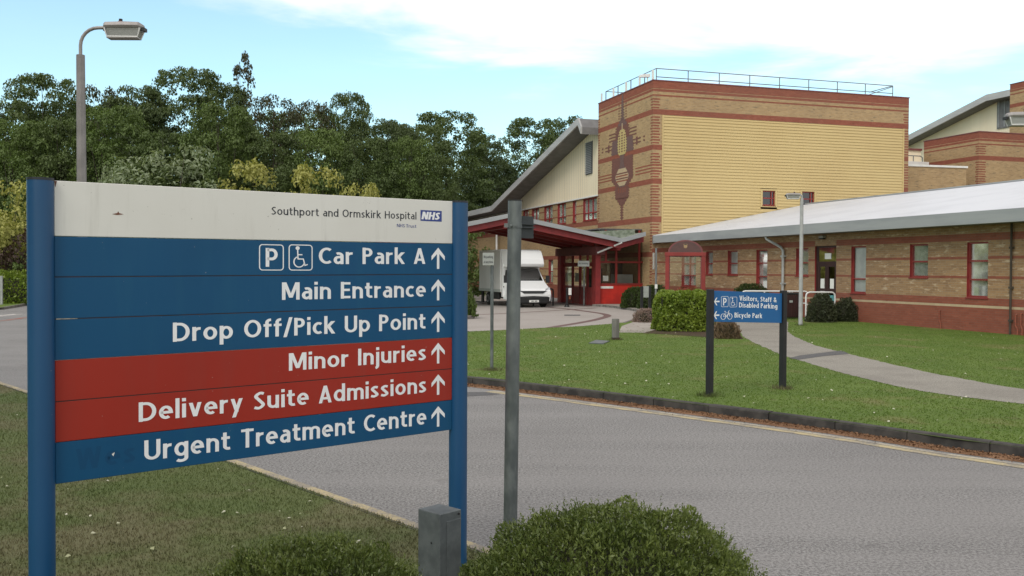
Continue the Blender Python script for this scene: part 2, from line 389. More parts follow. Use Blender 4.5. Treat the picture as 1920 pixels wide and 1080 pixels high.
# ------------------------------------------------------------------ mesh helpers
class MB:
    def __init__(s): s.v = []; s.f = []; s.mi = []; s.ms = []
    def m(s, name):
        if name not in s.ms: s.ms.append(name)
        return s.ms.index(name)
    def face(s, pts, mat):
        b = len(s.v); s.v += [tuple(p) for p in pts]; s.f.append(tuple(range(b, b + len(pts)))); s.mi.append(s.m(mat))
    def hexa(s, p, mat):          # 8 points: bottom ring 0-3, top ring 4-7
        b = len(s.v); s.v += [tuple(q) for q in p]; k = s.m(mat)
        for f in ((3, 2, 1, 0), (4, 5, 6, 7), (0, 1, 5, 4), (1, 2, 6, 5), (2, 3, 7, 6), (3, 0, 4, 7)):
            s.f.append(tuple(b + i for i in f)); s.mi.append(k)
    def box(s, x0, x1, y0, y1, z0, z1, mat):
        s.hexa([(x0, y0, z0), (x1, y0, z0), (x1, y1, z0), (x0, y1, z0), (x0, y0, z1), (x1, y0, z1), (x1, y1, z1), (x0, y1, z1)], mat)
    def loft(s, rings, mat, cap=True, closed=True):
        k = s.m(mat); b = len(s.v); n = len(rings[0])
        for r in rings: s.v += [tuple(p) for p in r]
        for i in range(len(rings) - 1):
            for j in range(n if closed else n - 1):
                j2 = (j + 1) % n
                s.f.append((b + i * n + j, b + i * n + j2, b + (i + 1) * n + j2, b + (i + 1) * n + j)); s.mi.append(k)
        if cap:
            s.f.append(tuple(b + j for j in reversed(range(n)))); s.mi.append(k)
            s.f.append(tuple(b + (len(rings) - 1) * n + j for j in range(n))); s.mi.append(k)
    def tube(s, pts, r, mat, n=10, r2=None, cap=True, sq=False):
        pts = [Vector(p) for p in pts]; rings = []
        up = None
        for i, p in enumerate(pts):
            d = (pts[min(i + 1, len(pts) - 1)] - pts[max(i - 1, 0)]).normalized()
            if up is None:
                up = Vector((1, 0, 0)) if abs(d.x) < .9 else Vector((0, 1, 0))
            a = (up - d * up.dot(d)).normalized(); up = a; b = d.cross(a)
            t = i / max(1, len(pts) - 1); rr = r if r2 is None else r + (r2 - r) * t
            rings.append([p + a * rr * math.cos(2 * math.pi * (j + .5) / n) + b * rr * math.sin(2 * math.pi * (j + .5) / n) for j in range(n)])
        s.loft(rings, mat, cap)
    def prism(s, poly, fn, a0, a1, mat):     # poly of (u,v), fn(u,v,a)
        s.loft([[fn(u, v, a0) for u, v in poly], [fn(u, v, a1) for u, v in poly]], mat)
    def build(s, name, parent=None, smooth=False, bevel=0, bseg=2, fix=True):
        me = bpy.data.meshes.new(name); me.from_pydata(s.v, [], s.f)
        for q in s.ms: me.materials.append(MATS[q])
        if s.mi: me.polygons.foreach_set('material_index', s.mi)
        if fix:
            bm = bmesh.new(); bm.from_mesh(me)
            bmesh.ops.recalc_face_normals(bm, faces=bm.faces); bm.to_mesh(me); bm.free()
        me.update()
        o = bpy.data.objects.new(name, me); COL.objects.link(o)
        if parent: o.parent = parent
        if smooth:
            me.shade_smooth()
            me.set_sharp_from_angle(angle=R(38))
        if bevel:
            md = o.modifiers.new('bevel', 'BEVEL'); md.width = bevel; md.segments = bseg; md.limit_method = 'ANGLE'; md.angle_limit = R(40)
        return o

def tag(o, label=None, cat=None, group=None, kind=None):
    if label: o['label'] = label
    if cat: o['category'] = cat
    if group: o['group'] = group
    if kind: o['kind'] = kind
    return o
def thing(name, label, cat, loc=(0, 0, 0), rz=0, group=None):
    o = bpy.data.objects.new(name, None); COL.objects.link(o); o.empty_display_size = .2
    o.location = loc; o.rotation_euler = (0, 0, rz)
    return tag(o, label, cat, group)
def copy_thing(o, loc, rz=None, scale=None, label=None):
    c = o.copy(); COL.objects.link(c); c.location = loc
    if rz is not None: c.rotation_euler = (0, 0, rz)
    if scale is not None: c.scale = scale
    if label: c['label'] = label
    for ch in list(o.children):
        d = ch.copy(); COL.objects.link(d); d.parent = c
        for g in list(ch.children):
            e = g.copy(); COL.objects.link(e); e.parent = d
    return c

def np_mesh(name, V, F, mat, parent=None):
    me = bpy.data.meshes.new(name); k = F.shape[1]
    me.vertices.add(len(V)); me.vertices.foreach_set('co', V.astype(np.float32).ravel())
    me.loops.add(F.size); me.loops.foreach_set('vertex_index', F.astype(np.int32).ravel())
    me.polygons.add(len(F)); me.polygons.foreach_set('loop_start', np.arange(0, F.size, k, dtype=np.int32))
    me.materials.append(MATS[mat]); me.update(calc_edges=True)
    o = bpy.data.objects.new(name, me); COL.objects.link(o)
    if parent: o.parent = parent
    return o
def unit(a):
    return a / np.maximum(np.linalg.norm(a, axis=1, keepdims=True), 1e-9)
def leaves(name, P, Nrm, size, mat, parent=None, asp=.55, T=None, fold=.15):
    n = len(P)
    if T is None: T = np.cross(Nrm, unit(RNG.normal(size=(n, 3))))
    T = unit(T); Nrm = unit(Nrm - T * np.sum(Nrm * T, axis=1, keepdims=True)); B = np.cross(Nrm, T)
    s = np.broadcast_to(np.asarray(size, float), (n,))[:, None]
    V = np.empty((n, 4, 3)); V[:, 0] = P - T * s * .5; V[:, 2] = P + T * s * .5
    V[:, 1] = P + B * s * asp * .5 + Nrm * s * fold; V[:, 3] = P - B * s * asp * .5 + Nrm * s * fold
    return np_mesh(name, V.reshape(-1, 3), np.arange(n * 4).reshape(n, 4), mat, parent)

# ------------------------------------------------------------------ lettering: a plain humanist signface drawn as strokes
def arc(cx, cy, rx, ry, a0, a1, n=12):
    return [(cx + rx * math.cos(R(a0 + (a1 - a0) * i / n)), cy + ry * math.sin(R(a0 + (a1 - a0) * i / n))) for i in range(n + 1)]
def spline(pts, n=6):
    out = []; P = [pts[0]] + list(pts) + [pts[-1]]
    for i in range(1, len(P) - 2):
        p0, p1, p2, p3 = P[i - 1], P[i], P[i + 1], P[i + 2]
        for k in range(n):
            t = k / n
            out.append(tuple(.5 * (2 * p1[c] + (p2[c] - p0[c]) * t + (2 * p0[c] - 5 * p1[c] + 4 * p2[c] - p3[c]) * t * t + (3 * p1[c] - p0[c] - 3 * p2[c] + p3[c]) * t ** 3) for c in (0, 1)))
    out.append(pts[-1]); return out
def glyph(ch, w):
    h = w / 2; X = .73; L = 1.04
    S = lambda *p: ('s', list(p))
    def sl(x0, y0, x1, y1):
        q = h * math.hypot(x1 - x0, y1 - y0) / abs(y1 - y0) * .96
        return ('p', [(x0 - q, y0), (x0 + q, y0), (x1 + q, y1), (x1 - q, y1)])
    ring = lambda cx, cy, rx, ry: ('c', arc(cx, cy, rx, ry, 0, 360, 24)[:-1])
    A = lambda *a: ('s', arc(*a))
    P = lambda pts: ('s', pts)
    if ch == ' ': return [], .30
    if ch == 'a':
        W = .54; return [P([(W - h, 0), (W - h, X - .25)] + arc(W / 2, X - .25, W / 2 - h, .25 - h, 0, 125, 8)[1:]),
                         P([(W - h, .42), (.28, .42)] + arc(.25, .245, .25 - h, .175, 90, 270, 10)[1:] + [(W - h - .02, .15)])], W
    if ch == 'o': return [ring(.32, X / 2, .32 - h, X / 2 - h)], .64
    if ch == 'c': return [A(.32, X / 2, .32 - h, X / 2 - h, 52, 308, 16)], .51
    if ch == 'e': return [P([(h, X / 2 + .0), (.61 - h, X / 2)] + arc(.305, X / 2, .305 - h, X / 2 - h, 2, 308, 20)[1:])], .61
    if ch in 'bdpqg':
        W = .63; r = [ring(W / 2, X / 2, W / 2 - h, X / 2 - h)]
        if ch == 'b': r.append(S((h, 0), (h, L)))
        if ch == 'd': r.append(S((W - h, 0), (W - h, L)))
        if ch == 'p': r.append(S((h, -.28), (h, X)))
        if ch == 'g': r.append(P([(W - h, X), (W - h, -.08)] + arc(W / 2, -.08, W / 2 - h, .23 - h, 0, -145, 10)[1:]))
        return r, W
    if ch in 'nmhru':
        W = .59
        if ch == 'm':
            W = .95; a = (W + w) / 4
            return [S((h, 0), (h, X)), P(arc(h + (W / 2 - h) / 2, X - .25, (W / 2 - h) / 2, .25 - h, 180, 0, 10) + [(W / 2, 0)]),
                    P(arc(W / 2 + (W / 2 - h) / 2, X - .25, (W / 2 - h) / 2, .25 - h, 180, 0, 10) + [(W - h, 0)])], W
        if ch == 'r': return [S((h, 0), (h, X)), P(arc(.33, X - .28, .33 - h, .28 - h, 180, 78, 8))], .39
        if ch == 'u': return [S((W - h, 0), (W - h, X)), P([(h, X)] + arc(W / 2, .28, W / 2 - h, .28 - h, 180, 360, 12))], W
        return [S((h, 0), (h, L if ch == 'h' else X)), P(arc(W / 2, X - .28, W / 2 - h, .28 - h, 180, 0, 12) + [(W - h, 0)])], W
    if ch == 'i': return [S((h, 0), (h, X)), S((h, .85), (h, .85 + w * .95))], w
    if ch == 'j': return [P([(h + .03, X), (h + .03, -.1)] + arc(h - .12, -.1, .15, .14, 0, -80, 6)[1:]), S((h + .03, .85), (h + .03, .85 + w * .95))], w + .03
    if ch == 'l': return [S((h, 0), (h, L))], w
    if ch == 't': return [P([(.17, .93), (.17, .22)] + arc(.34, .22, .17, .22 - h, 180, 275, 8)[1:] + [(.42, h + .01)]), S((0, X - h * .9), (.41, X - h * .9))], .42
    if ch == 'f': return [P([(.17, 0), (.17, .80)] + arc(.36, .80, .19, L - h - .80, 180, 85, 8)[1:]), S((0, X - h * .9), (.40, X - h * .9))], .40
    if ch == 's':
        W = .48; return [P(spline([(W - .06, X - h - .03), (W * .52, X - h), (h + .01, X * .73), (W * .5, X * .5), (W - h - .01, X * .27), (W * .46, h), (.03, h + .04)]))], W
    if ch == 'k': return [S((h, 0), (h, L)), sl(w * .75 + .02, .36, .60 - w * .62, X), sl(w + .06, .43, .62 - w * .62, 0)], .60
    if ch == 'v': return [sl(w * .56, X, .30, 0), sl(.60 - w * .56, X, .30, 0)], .60
    if ch == 'y': return [sl(w * .56, X, .31, .02), sl(.60 - w * .56, X, .17, -.28)], .60
    if ch == 'x': return [sl(w * .56, X, .60 - w * .56, 0), sl(.60 - w * .56, X, w * .56, 0)], .60
    if ch == 'A': return [sl(w * .54, 0, .36, 1), sl(.72 - w * .54, 0, .36, 1), S((.17, .27), (.55, .27))], .72
    if ch == 'V': return [sl(w * .54, 1, .35, 0), sl(.70 - w * .54, 1, .35, 0)], .70
    if ch == 'W': return [sl(w * .5, 1, .27, 0), sl(.49, 1, .27, 0), sl(.49, 1, .73, 0), sl(1.0 - w * .5, 1, .73, 0)], 1.0
    if ch == 'M': return [S((h, 0), (h, 1)), S((.90 - h, 0), (.90 - h, 1)), sl(w * .75, 1, .45, .12), sl(.90 - w * .75, 1, .45, .12)], .90
    if ch == 'N': return [S((h, 0), (h, 1)), S((.74 - h, 0), (.74 - h, 1)), sl(w * .62, 1, .74 - w * .62, 0)], .74
    if ch == 'C': return [A(.42, .5, .42 - h, .5 - h, 52, 308, 18)], .67
    if ch == 'O': return [ring(.42, .5, .42 - h, .5 - h)], .84
    if ch == 'S':
        W = .56; return [P(spline([(W - .07, 1 - h - .04), (W * .54, 1 - h), (h + .01, .745), (W * .5, .51), (W - h - .01, .265), (W * .46, h), (.03, h + .05)]))], W
    if ch == 'P': return [S((h, 0), (h, 1)), P([(h, 1 - h), (.29, 1 - h)] + arc(.29, .715, .27 - h, .285 - h, 90, -90, 10)[1:] + [(h, .43 + h)])], .57
    if ch == 'B': return [S((h, 0), (h, 1)), P([(h, 1 - h), (.30, 1 - h)] + arc(.30, .75, .26 - h, .25 - h, 90, -90, 8)[1:] + [(h, .50 + h)]),
                          P([(h, .52), (.32, .52)] + arc(.32, .26 + h * .5, .28 - h, .26 - h * .5, 90, -90, 8)[1:] + [(h, h)])], .60
    if ch == 'D': return [S((h, 0), (h, 1)), P([(h, 1 - h), (.30, 1 - h)] + arc(.30, .5, .45 - h, .5 - h, 90, -90, 14)[1:] + [(h, h)])], .75
    if ch == 'E': return [S((h, 0), (h, 1)), S((h, 1 - h), (.53, 1 - h)), S((h, .52), (.50, .52)), S((h, h), (.53, h))], .53
    if ch == 'I': return [S((h, 0), (h, 1))], w
    if ch == 'T': return [S((0, 1 - h), (.62, 1 - h)), S((.31, 0), (.31, 1))], .62
    if ch == 'U': return [P([(h, 1)] + arc(.35, .33, .35 - h, .33 - h, 180, 360, 14) + [(.70 - h, 1)])], .70
    if ch == 'H': return [S((h, 0), (h, 1)), S((.72 - h, 0), (.72 - h, 1)), S((h, .52), (.72 - h, .52))], .72
    if ch == '/': return [sl(.06, -.06, .36, 1.05)], .42
    if ch == ',': return [sl(.03, -.17, .12, .16)], .2
    if ch == '&': return [P(spline([(.74, 0 + .02), (.30, .58), (.22, .78), (.36, 1 - h), (.50, .80), (.36, .58), (h + .02, .30), (.30, h), (.52, .14), (.68, .48)]))], .74
    return [], .3
def ribbon(pts, w, closed):
    n = len(pts); h = w / 2; Lf, Rt = [], []
    for i, p in enumerate(pts):
        a = pts[(i - 1) % n] if (closed or i > 0) else None; b = pts[(i + 1) % n] if (closed or i < n - 1) else None
        def nn(p, q):
            dx, dy = q[0] - p[0], q[1] - p[1]; l = math.hypot(dx, dy) or 1; return (-dy / l, dx / l)
        ns = [nn(a, p)] if a else []
        if b: ns.append(nn(p, b))
        nx = sum(q[0] for q in ns) / len(ns); ny = sum(q[1] for q in ns) / len(ns); l2 = max(nx * nx + ny * ny, .35)
        nx /= l2; ny /= l2
        Lf.append((p[0] + nx * h, p[1] + ny * h * .78)); Rt.append((p[0] - nx * h, p[1] - ny * h * .78))
    qs = []
    for i in range(n if closed else n - 1):
        j = (i + 1) % n; qs.append([Lf[i], Rt[i], Rt[j], Lf[j]])
    return qs
def layout(text, w=.185, sp=.15, space=.36):
    polys = []; x = 0; k = 0
    for ch in text:
        if ch == ' ': x += space - sp; continue
        st, adv = glyph(ch, w)
        for typ, pts in st:
            k += 1
            for q in ([pts] if typ == 'p' else ribbon(pts, w, typ == 'c')):
                polys.append(([(a + x, b) for a, b in q], k % 5))
        x += adv + sp
    return polys, x - sp
def letter(mb, polys, fn, mat, step=.00012):   # fn(u,v,d): board coordinates, d = how far proud
    for q, k in polys:
        mb.face([fn(u, v, k * step) for u, v in q], mat)
def textline(mb, text, fn, u0, u1, v0, cap, mat, w=.185, sp=.15, space=.36, shear=0, v1=None):
    polys, W = layout(text, w, sp, space); s = (u1 - u0) / W
    v1 = v0 if v1 is None else v1
    letter(mb, [([(u0 + x * s + shear * y * cap, v0 + (v1 - v0) * (x / W) + y * cap) for x, y in q], k) for q, k in polys], fn, mat)
def strokes(mb, sts, fn, mat, w, tf):
    k = 0
    for closed, pts in sts:
        k += 1
        letter(mb, [([tf(*p) for p in q], k % 5) for q in ribbon(pts, w, closed)], fn, mat)
def rrect(r=.12):
    p = []
    for cx, cy, a in ((1 - r, 1 - r, 0), (r, 1 - r, 90), (r, r, 180), (1 - r, r, 270)): p += arc(cx, cy, r, r, a, a + 90, 5)
    return p
def wheelchair():
    return [(True, arc(.40, .895, .045, .045, 0, 360, 12)[:-1]), (False, [(.40, .82), (.42, .44), (.66, .44), (.74, .17), (.86, .21)]),
            (False, [(.41, .62), (.62, .62)]), (False, arc(.47, .32, .24, .22, 112, 345, 18))]
def uparrow():
    return [[(.41, 0), (.59, 0), (.59, .80), (.41, .80)], [(.5, 1), (.5, .76), (.0, .40), (.0, .60)], [(.5, 1), (1.0, .60), (1.0, .40), (.5, .76)]]

# ------------------------------------------------------------------ ground, roads, kerbs
def sheet(name, pts, z, mat, kind='structure', thick=None):
    bm = bmesh.new(); vs = [bm.verts.new((p[0], p[1], z)) for p in pts]
    f = bm.faces.new(vs)
    if f.normal.z < 0: f.normal_flip()
    f.normal_update()
    if f.normal.z < 0: bmesh.ops.reverse_faces(bm, faces=[f])
    bmesh.ops.triangulate(bm, faces=bm.faces[:])
    me = bpy.data.meshes.new(name); bm.to_mesh(me); bm.free(); me.materials.append(MATS[mat])
    o = bpy.data.objects.new(name, me); COL.objects.link(o)
    return tag(o, kind=kind)
def strip(name, pts, off0, off1, z, mat):       # band along a polyline, offsets to the left of its direction
    P = [Vector((p[0], p[1], 0)) for p in pts]; A, B = [], []
    for i, p in enumerate(P):
        d = (P[min(i + 1, len(P) - 1)] - P[max(i - 1, 0)]).normalized(); nrm = Vector((-d.y, d.x, 0))
        A.append(p + nrm * off0); B.append(p + nrm * off1)
    mb = MB()
    for i in range(len(P) - 1):
        mb.face([(q.x, q.y, z) for q in (A[i], A[i + 1], B[i + 1], B[i])], mat)
    o = mb.build(name, fix=False)
    return tag(o, kind='structure')
def resample(pts, step):
    P = [Vector((p[0], p[1], 0)) for p in pts]; out = [P[0]]; rest = step
    for a, b in zip(P, P[1:]):
        l = (b - a).length; d = (b - a).normalized(); t = rest
        while t < l: out.append(a + d * t); t += step
        rest = t - l
    out.append(P[-1]); return out
def kerb(name, pts, mat, w=.125, h=.115, seg=.9, z0=-.02):      # blocks laid to the left of the polyline
    P = resample(pts, seg); mb = MB()
    for i in range(len(P) - 1):
        a, b = P[i], P[i + 1]; d = (b - a)
        if d.length < .05: continue
        d.normalize(); nrm = Vector((-d.y, d.x, 0)); g = .006; jit = random.uniform(-.004, .004); hz = h + random.uniform(-.004, .004)
        a2, b2 = a + d * g + nrm * jit, b - d * g + nrm * jit; ch = .022
        prof = [(0, z0), (0, hz - ch), (ch, hz), (w, hz), (w, z0)]
        mb.loft([[q + nrm * u + Vector((0, 0, v)) for u, v in prof] for q in (a2, b2)], mat)
    o = mb.build(name); return tag(o, kind='structure')
def densify(pts, n=6):
    return spline([(p[0], p[1]) for p in pts], n)

tag(sheet('ground', [(-400, -60), (400, -60), (400, 900), (-400, 900)], -.12, 'verge_grass'), kind='structure')
tag(sheet('road', [(-90, -20), (60, -20), (60, 58), (40, 62), (-8, 110), (-90, 110)], 0.0, 'asphalt'), kind='structure')

# near verge, left of its kerb line
VK = [(9.5, -4.6), (5.0, .45), (1.67, 4.2), (-.25, 6.35), (-2.66, 9.1), (-8.29, 15.3), (-14.2, 22.0), (-24, 32.5)]
VERGE = [(9.5, -4.6), (5.0, .45), (1.67, 4.2), (-.25, 6.35), (-2.66, 9.1), (-8.29, 15.3), (-14.2, 22.0), (-24, 32.5), (-45, 30), (-45, -20), (9.5, -20)]
sheet('near_verge', VERGE, .012, 'verge_grass')
kerb('near_kerb', VK, 'kerb_stone', w=.03, h=.016, seg=.9)
strip('near_yellow_line', VK[::-1], .03, .12, .004, 'yellow_line_paint')

# lawn beyond the road
KF = [(14, -2.0), (9.0, 5.0), (6.3, 8.45), (5.24, 9.69), (4.76, 10.19), (4.22, 10.88), (3.62, 11.57), (2.91, 12.3), (1.86, 13.35), (.68, 14.5), (-.74, 15.76), (-2.0, 16.95)]
KFs = densify(KF, 4)
KEND = densify([(-2.0, 16.95), (-3.0, 18.6), (-3.5, 21.5), (-3.2, 25.0), (-1.32, 27.6)], 5)
def g2(px, py, z=0): p = G(px, py, z); return (p.x, p.y)
KBACK = [g2(877, 628), g2(940, 625), g2(999, 621.7), g2(1082, 617.8), g2(1140, 613), g2(1166, 610.5)]
KTONG = [g2(1166, 610.5), g2(1184, 604), g2(1197, 596), g2(1201, 588), g2(1190, 583.5), g2(1162, 579), g2(1130, 575.5)]
LOB = L2W(-2.63, 1.05); LOB2 = L2W(-2.63, 7.4); T2 = L2W(.2, 7.5); W1 = L2W(.3, 0); W2 = L2W(.3, -33)
LAWN = KFs + KEND[1:] + KBACK[1:] + KTONG[1:] + [(LOB.x - .3, LOB.y - .35), (LOB.x, LOB.y), (T2.x, T2.y), (W1.x, W1.y), (W2.x, W2.y), (30, 8), (30, -2)]
sheet('lawn', LAWN, .10, 'lawn_grass')
kerb('kerb', [Vector((p[0], p[1], 0)) for p in (KFs + KEND[1:])][::-1], 'kerb_stone', h=.112)
kerb('forecourt_kerb', (KTONG + [(LOB.x - .35, LOB.y - .5)])[::-1], 'grey_kerb', h=.105, w=.13)
kerb('lawn_edging', KBACK[::-1], 'grey_kerb', h=.102, w=.06)

strip('cream_line', KFs[:-6], .38, .455, .004, 'cream_line_paint')
strip('far_yellow_line', KFs[:-6], .47, .60, .004, 'yellow_line_paint')
strip('kerb_dirt', KFs, .005, .30, .003, 'litter_brown')
sheet('road_patch', [g2(868, 744), g2(868, 735.5), g2(905, 735.2), g2(946, 737.5), g2(930, 740)], .003, 'asphalt_patch')

# forecourt in front of the entrance
FC = [(-3.6, 22), (-3.3, 25.6)] + KBACK + KTONG[1:] + [(LOB.x - .2, LOB.y), (LOB2.x, LOB2.y)] + [tuple(L2W(.2, 30).xy), tuple(L2W(-9, 30).xy), (-12, 52), (-14, 40), (-9, 27)]
sheet('forecourt', FC, .004, 'forecourt_concrete')
def gl(*p): return [g2(x, y, .004) for x, y in p]
strip('brick_edging', densify(gl((990, 622), (1040, 613), (1080, 606.5), (1115, 600), (1135, 594.5), (1139, 591.5), (1128, 588), (1100, 584), (1065, 579.5), (1040, 577.3), (1022, 575.6)), 5), -.16, .16, .008, 'plum_brick')
strip('brick_edging', densify(gl((880, 591), (940, 588.2), (1004, 584.5), (1060, 581.2), (1118, 577.4)), 5), -.10, .10, .0085, 'plum_brick')
sheet('entrance_paving', [(LOB.x - .6, LOB.y - .7), tuple(L2W(-3.6, 1.0).xy), tuple(L2W(-3.6, 7.4).xy), tuple(L2W(-2.6, 7.4).xy), (LOB.x, LOB.y)], .011, 'plum_brick')
# pavements on the raised ground
sheet('pavement', KTONG[2:] + [(LOB.x - .2, LOB.y - .3), (LOB.x, LOB.y), tuple(L2W(-.05, .9).xy), tuple(L2W(-.05, -8).xy), tuple(L2W(-1.6, -8).xy), g2(1262, 600, .1), g2(1235, 600, .1)], .106, 'slab_paving')
sheet('slab_path', [g2(1166, 611.5, .1), g2(1189, 603.5, .1), g2(1240, 600, .1), g2(1262, 604, .1), g2(1245, 625, .1), g2(1205, 624, .1), g2(1160, 623.5, .1)], .105, 'slab_paving')
PU = [(1420, 588), (1474, 601), (1478, 622), (1521.7, 645), (1584.7, 662), (1663, 681), (1758, 701.7), (1852, 719), (1920, 730)]
PL = [(1345, 588), (1378, 612), (1398, 634), (1455.6, 661), (1496.5, 675), (1600, 705), (1695, 727), (1789, 742.6), (1920, 758)]
pu = [g2(x, y, .1) for x, y in PU] + [(8.6, 12.4), (9.7, 9.8)]; pl = [g2(x, y, .1) for x, y in PL] + [(7.55, 11.4), (8.6, 9.3)]
mb = MB(); pus = densify(pu, 5); pls = densify(pl, 5)
def ragged(pts, amp):
    q = resample(pts, .16); return [(p.x + random.uniform(-amp, amp), p.y + random.uniform(-amp, amp)) for p in q]
pth = ragged(densify(pu, 5), .030) + ragged(densify(pl, 5), .030)[::-1]
sheet('path', pth, .104, 'path_asphalt')
sheet('path_patch', [g2(1478, 672, .1), g2(1500, 667, .1), g2(1578, 657.5, .1), g2(1592, 664, .1), g2(1545, 668, .1), g2(1497, 675, .1)], .108, 'asphalt_patch')
sheet('hedge_bed', [g2(1205, 625, .1), g2(1238, 616, .1), g2(1330, 614, .1), g2(1378, 618, .1), g2(1394, 636, .1), g2(1330, 633, .1), g2(1250, 627, .1)], .107, 'soil')
for k, (x0, y0, x1, y1) in enumerate(((1058, 590.3, 1088, 592.2),)):
    tag(sheet('drain_cover', [g2(x0, y1), g2(x1, y1), g2(x1, y0), g2(x0, y0)], .010, 'asphalt_patch'), kind='structure')
# far verge on the other side of the junction
FV = [(-40, 20), (-30, 34), (-25.2, 39.5), (-23, 42.7), (-24.2, 47), (-26, 51), (-29, 60), (-33, 75)]
sheet('far_verge', FV + [(-90, 75), (-90, 20)], .10, 'lawn_grass')
kerb('far_kerb', FV, 'grey_kerb', h=.11, w=.13)
sheet('tree_belt_ground', [(-22, 60), (-10, 56), (-6, 58.5), tuple(L2W(-4, 36).xy), tuple(L2W(-4, 45).xy), (-15, 130), (-33, 130), (-33, 75)], .09, 'soil')
strip('junction_line', [g2(-40, 597), g2(8, 591.5), g2(34, 589)], -.22, .22, .005, 'white_line_paint')
strip('junction_line', [g2(-60, 607), g2(10, 601), g2(60, 594)], -.14, .14, .005, 'red_line_paint')
# planted island beside the van
ISL = [(-3.0 + 1.55 * math.cos(a), 36.8 + 1.2 * math.sin(a)) for a in np.linspace(0, 2 * math.pi, 25)]
sheet('planted_island', ISL[:-1], .10, 'soil'); kerb('island_kerb', ISL, 'grey_kerb', h=.14, w=.13, seg=.42)

# grass blades, petals, brown litter: nobody could count these
def inpoly(P, poly):
    x, y = P[:, 0], P[:, 1]; c = np.zeros(len(P), bool); n = len(poly)
    for i in range(n):
        x1, y1 = poly[i][0], poly[i][1]; x2, y2 = poly[(i + 1) % n][0], poly[(i + 1) % n][1]
        if y1 == y2: continue
        c ^= ((y1 > y) != (y2 > y)) & (x < (x2 - x1) * (y - y1) / (y2 - y1) + x1)
    return c
def scatter(poly, n, lim=.66, ymin=3.0, ymax=40, holes=(), pw=1.0):
    out = []; tot = 0
    while tot < n:
        y = ymin + (ymax - ymin) * RNG.random(n * 2) ** pw; x = (RNG.random(n * 2) * 2 - 1) * lim * y
        P = np.stack([x, y], 1); ok = inpoly(P, poly)
        for h in holes: ok &= ~inpoly(P, h)
        P = P[ok]; out.append(P); tot += len(P)
        if not len(P): break
    return np.concatenate(out)[:n]
def blades(name, P, z, hgt, wid, mat):
    n = len(P); a = RNG.random(n) * 6.283; h = hgt * (.5 + RNG.random(n)); lean = (RNG.random((n, 2)) - .5) * 1.1
    b = np.zeros((n, 3)); b[:, :2] = P; b[:, 2] = z
    d = np.stack([np.cos(a), np.sin(a), np.zeros(n)], 1) * (wid * (.6 + .8 * RNG.random(n)))[:, None]
    t = b.copy(); t[:, :2] += lean * h[:, None]; t[:, 2] += h
    V = np.stack([b - d, b + d, t], 1).reshape(-1, 3)
    o = np_mesh(name, V, np.arange(n * 3).reshape(n, 3), mat); return tag(o, kind='stuff')
vr = [p for p in VERGE]
inner = [(9.4, -4.9)] + [(p[0] + .012, p[1] + .012) for p in VK[1:]] + [(-45, 30), (-45, -20), (9.5, -20)]
blades('verge_grass_blades', scatter(inner, 270000, 1.05, 3.2, 17, pw=1.1), .01, .020, .0035, 'verge_grass')
holes = [pth, ]
lawnpoly = [(p[0] + .1, p[1] + .1) for p in KFs] + KEND[1:] + KBACK[1:] + [g2(1160, 625), g2(1250, 628), g2(1394, 638, .1), tuple(L2W(-.1, -11).xy), tuple(L2W(-.1, -33).xy), (30, 8)]
blades('lawn_grass_blades', scatter(lawnpoly, 165000, 1.0, 8.5, 37, holes, pw=1.0), .097, .017, .009, 'lawn_grass')
def flakes(name, P, z, size, mat, flat=.35, kind='stuff'):
    n = len(P); N = RNG.normal(size=(n, 3)) * flat; N[:, 2] = 1
    C = np.zeros((n, 3)); C[:, :2] = P; C[:, 2] = z + RNG.random(n) * .012
    o = leaves(name, C, unit(N), size * (.6 + .9 * RNG.random(n)), mat, asp=.75); return tag(o, kind=kind)
lp = scatter(lawnpoly, 330, .58, 9, 30, holes, pw=1.0)
flakes('fallen_petals', lp, .112, .036, 'petal_pale')
flakes('fallen_leaves', scatter(inner, 90, .58, 5.5, 16, pw=1.2), .024, .03, 'petal_pale')
# drift of brown blossom in the gutter
kp = resample(KFs[:-4], .02); pts = []
for i in range(len(kp) - 1):
    d = (kp[i + 1] - kp[i]); 
    if d.length < 1e-6: continue
    d.normalize(); nrm = Vector((-d.y, d.x, 0))
    if kp[i].y < 8: continue
    for _ in range(9):
        q = kp[i] + nrm * (.02 + abs(RNG.normal()) * .13) + d * RNG.random() * .02; pts.append((q.x, q.y))
flakes('blossom_litter', np.array(pts), .004, .022, 'litter_brown', .6)

# ------------------------------------------------------------------ building helpers
def PL_(x): return lambda a, b, d: (x + d, a, b)       # wall that faces the building's -x
def PF_(y): return lambda a, b, d: (a, y + d, b)       # wall that faces the building's -y
def wall(mb, P, a0, a1, b0, b1, ops, mat, depth=.11, rev='red_frame'):
    A = sorted({a0, a1} | {min(max(v, a0), a1) for o in ops for v in o[:2]}); B = sorted({b0, b1} | {min(max(v, b0), b1) for o in ops for v in o[2:4]})
    for i in range(len(A) - 1):
        for j in range(len(B) - 1):
            ca, cb = (A[i] + A[i + 1]) / 2, (B[j] + B[j + 1]) / 2
            if any(o[0] < ca < o[1] and o[2] < cb < o[3] for o in ops): continue
            mb.face([P(A[i], B[j], 0), P(A[i + 1], B[j], 0), P(A[i + 1], B[j + 1], 0), P(A[i], B[j + 1], 0)], mat)
    for o in ops:
        x0, x1, z0, z1 = o[:4]
        for q in (((x0, z0), (x1, z0)), ((x1, z0), (x1, z1)), ((x1, z1), (x0, z1)), ((x0, z1), (x0, z0))):
            mb.face([P(*q[0], 0), P(*q[1], 0), P(*q[1], depth), P(*q[0], depth)], rev)
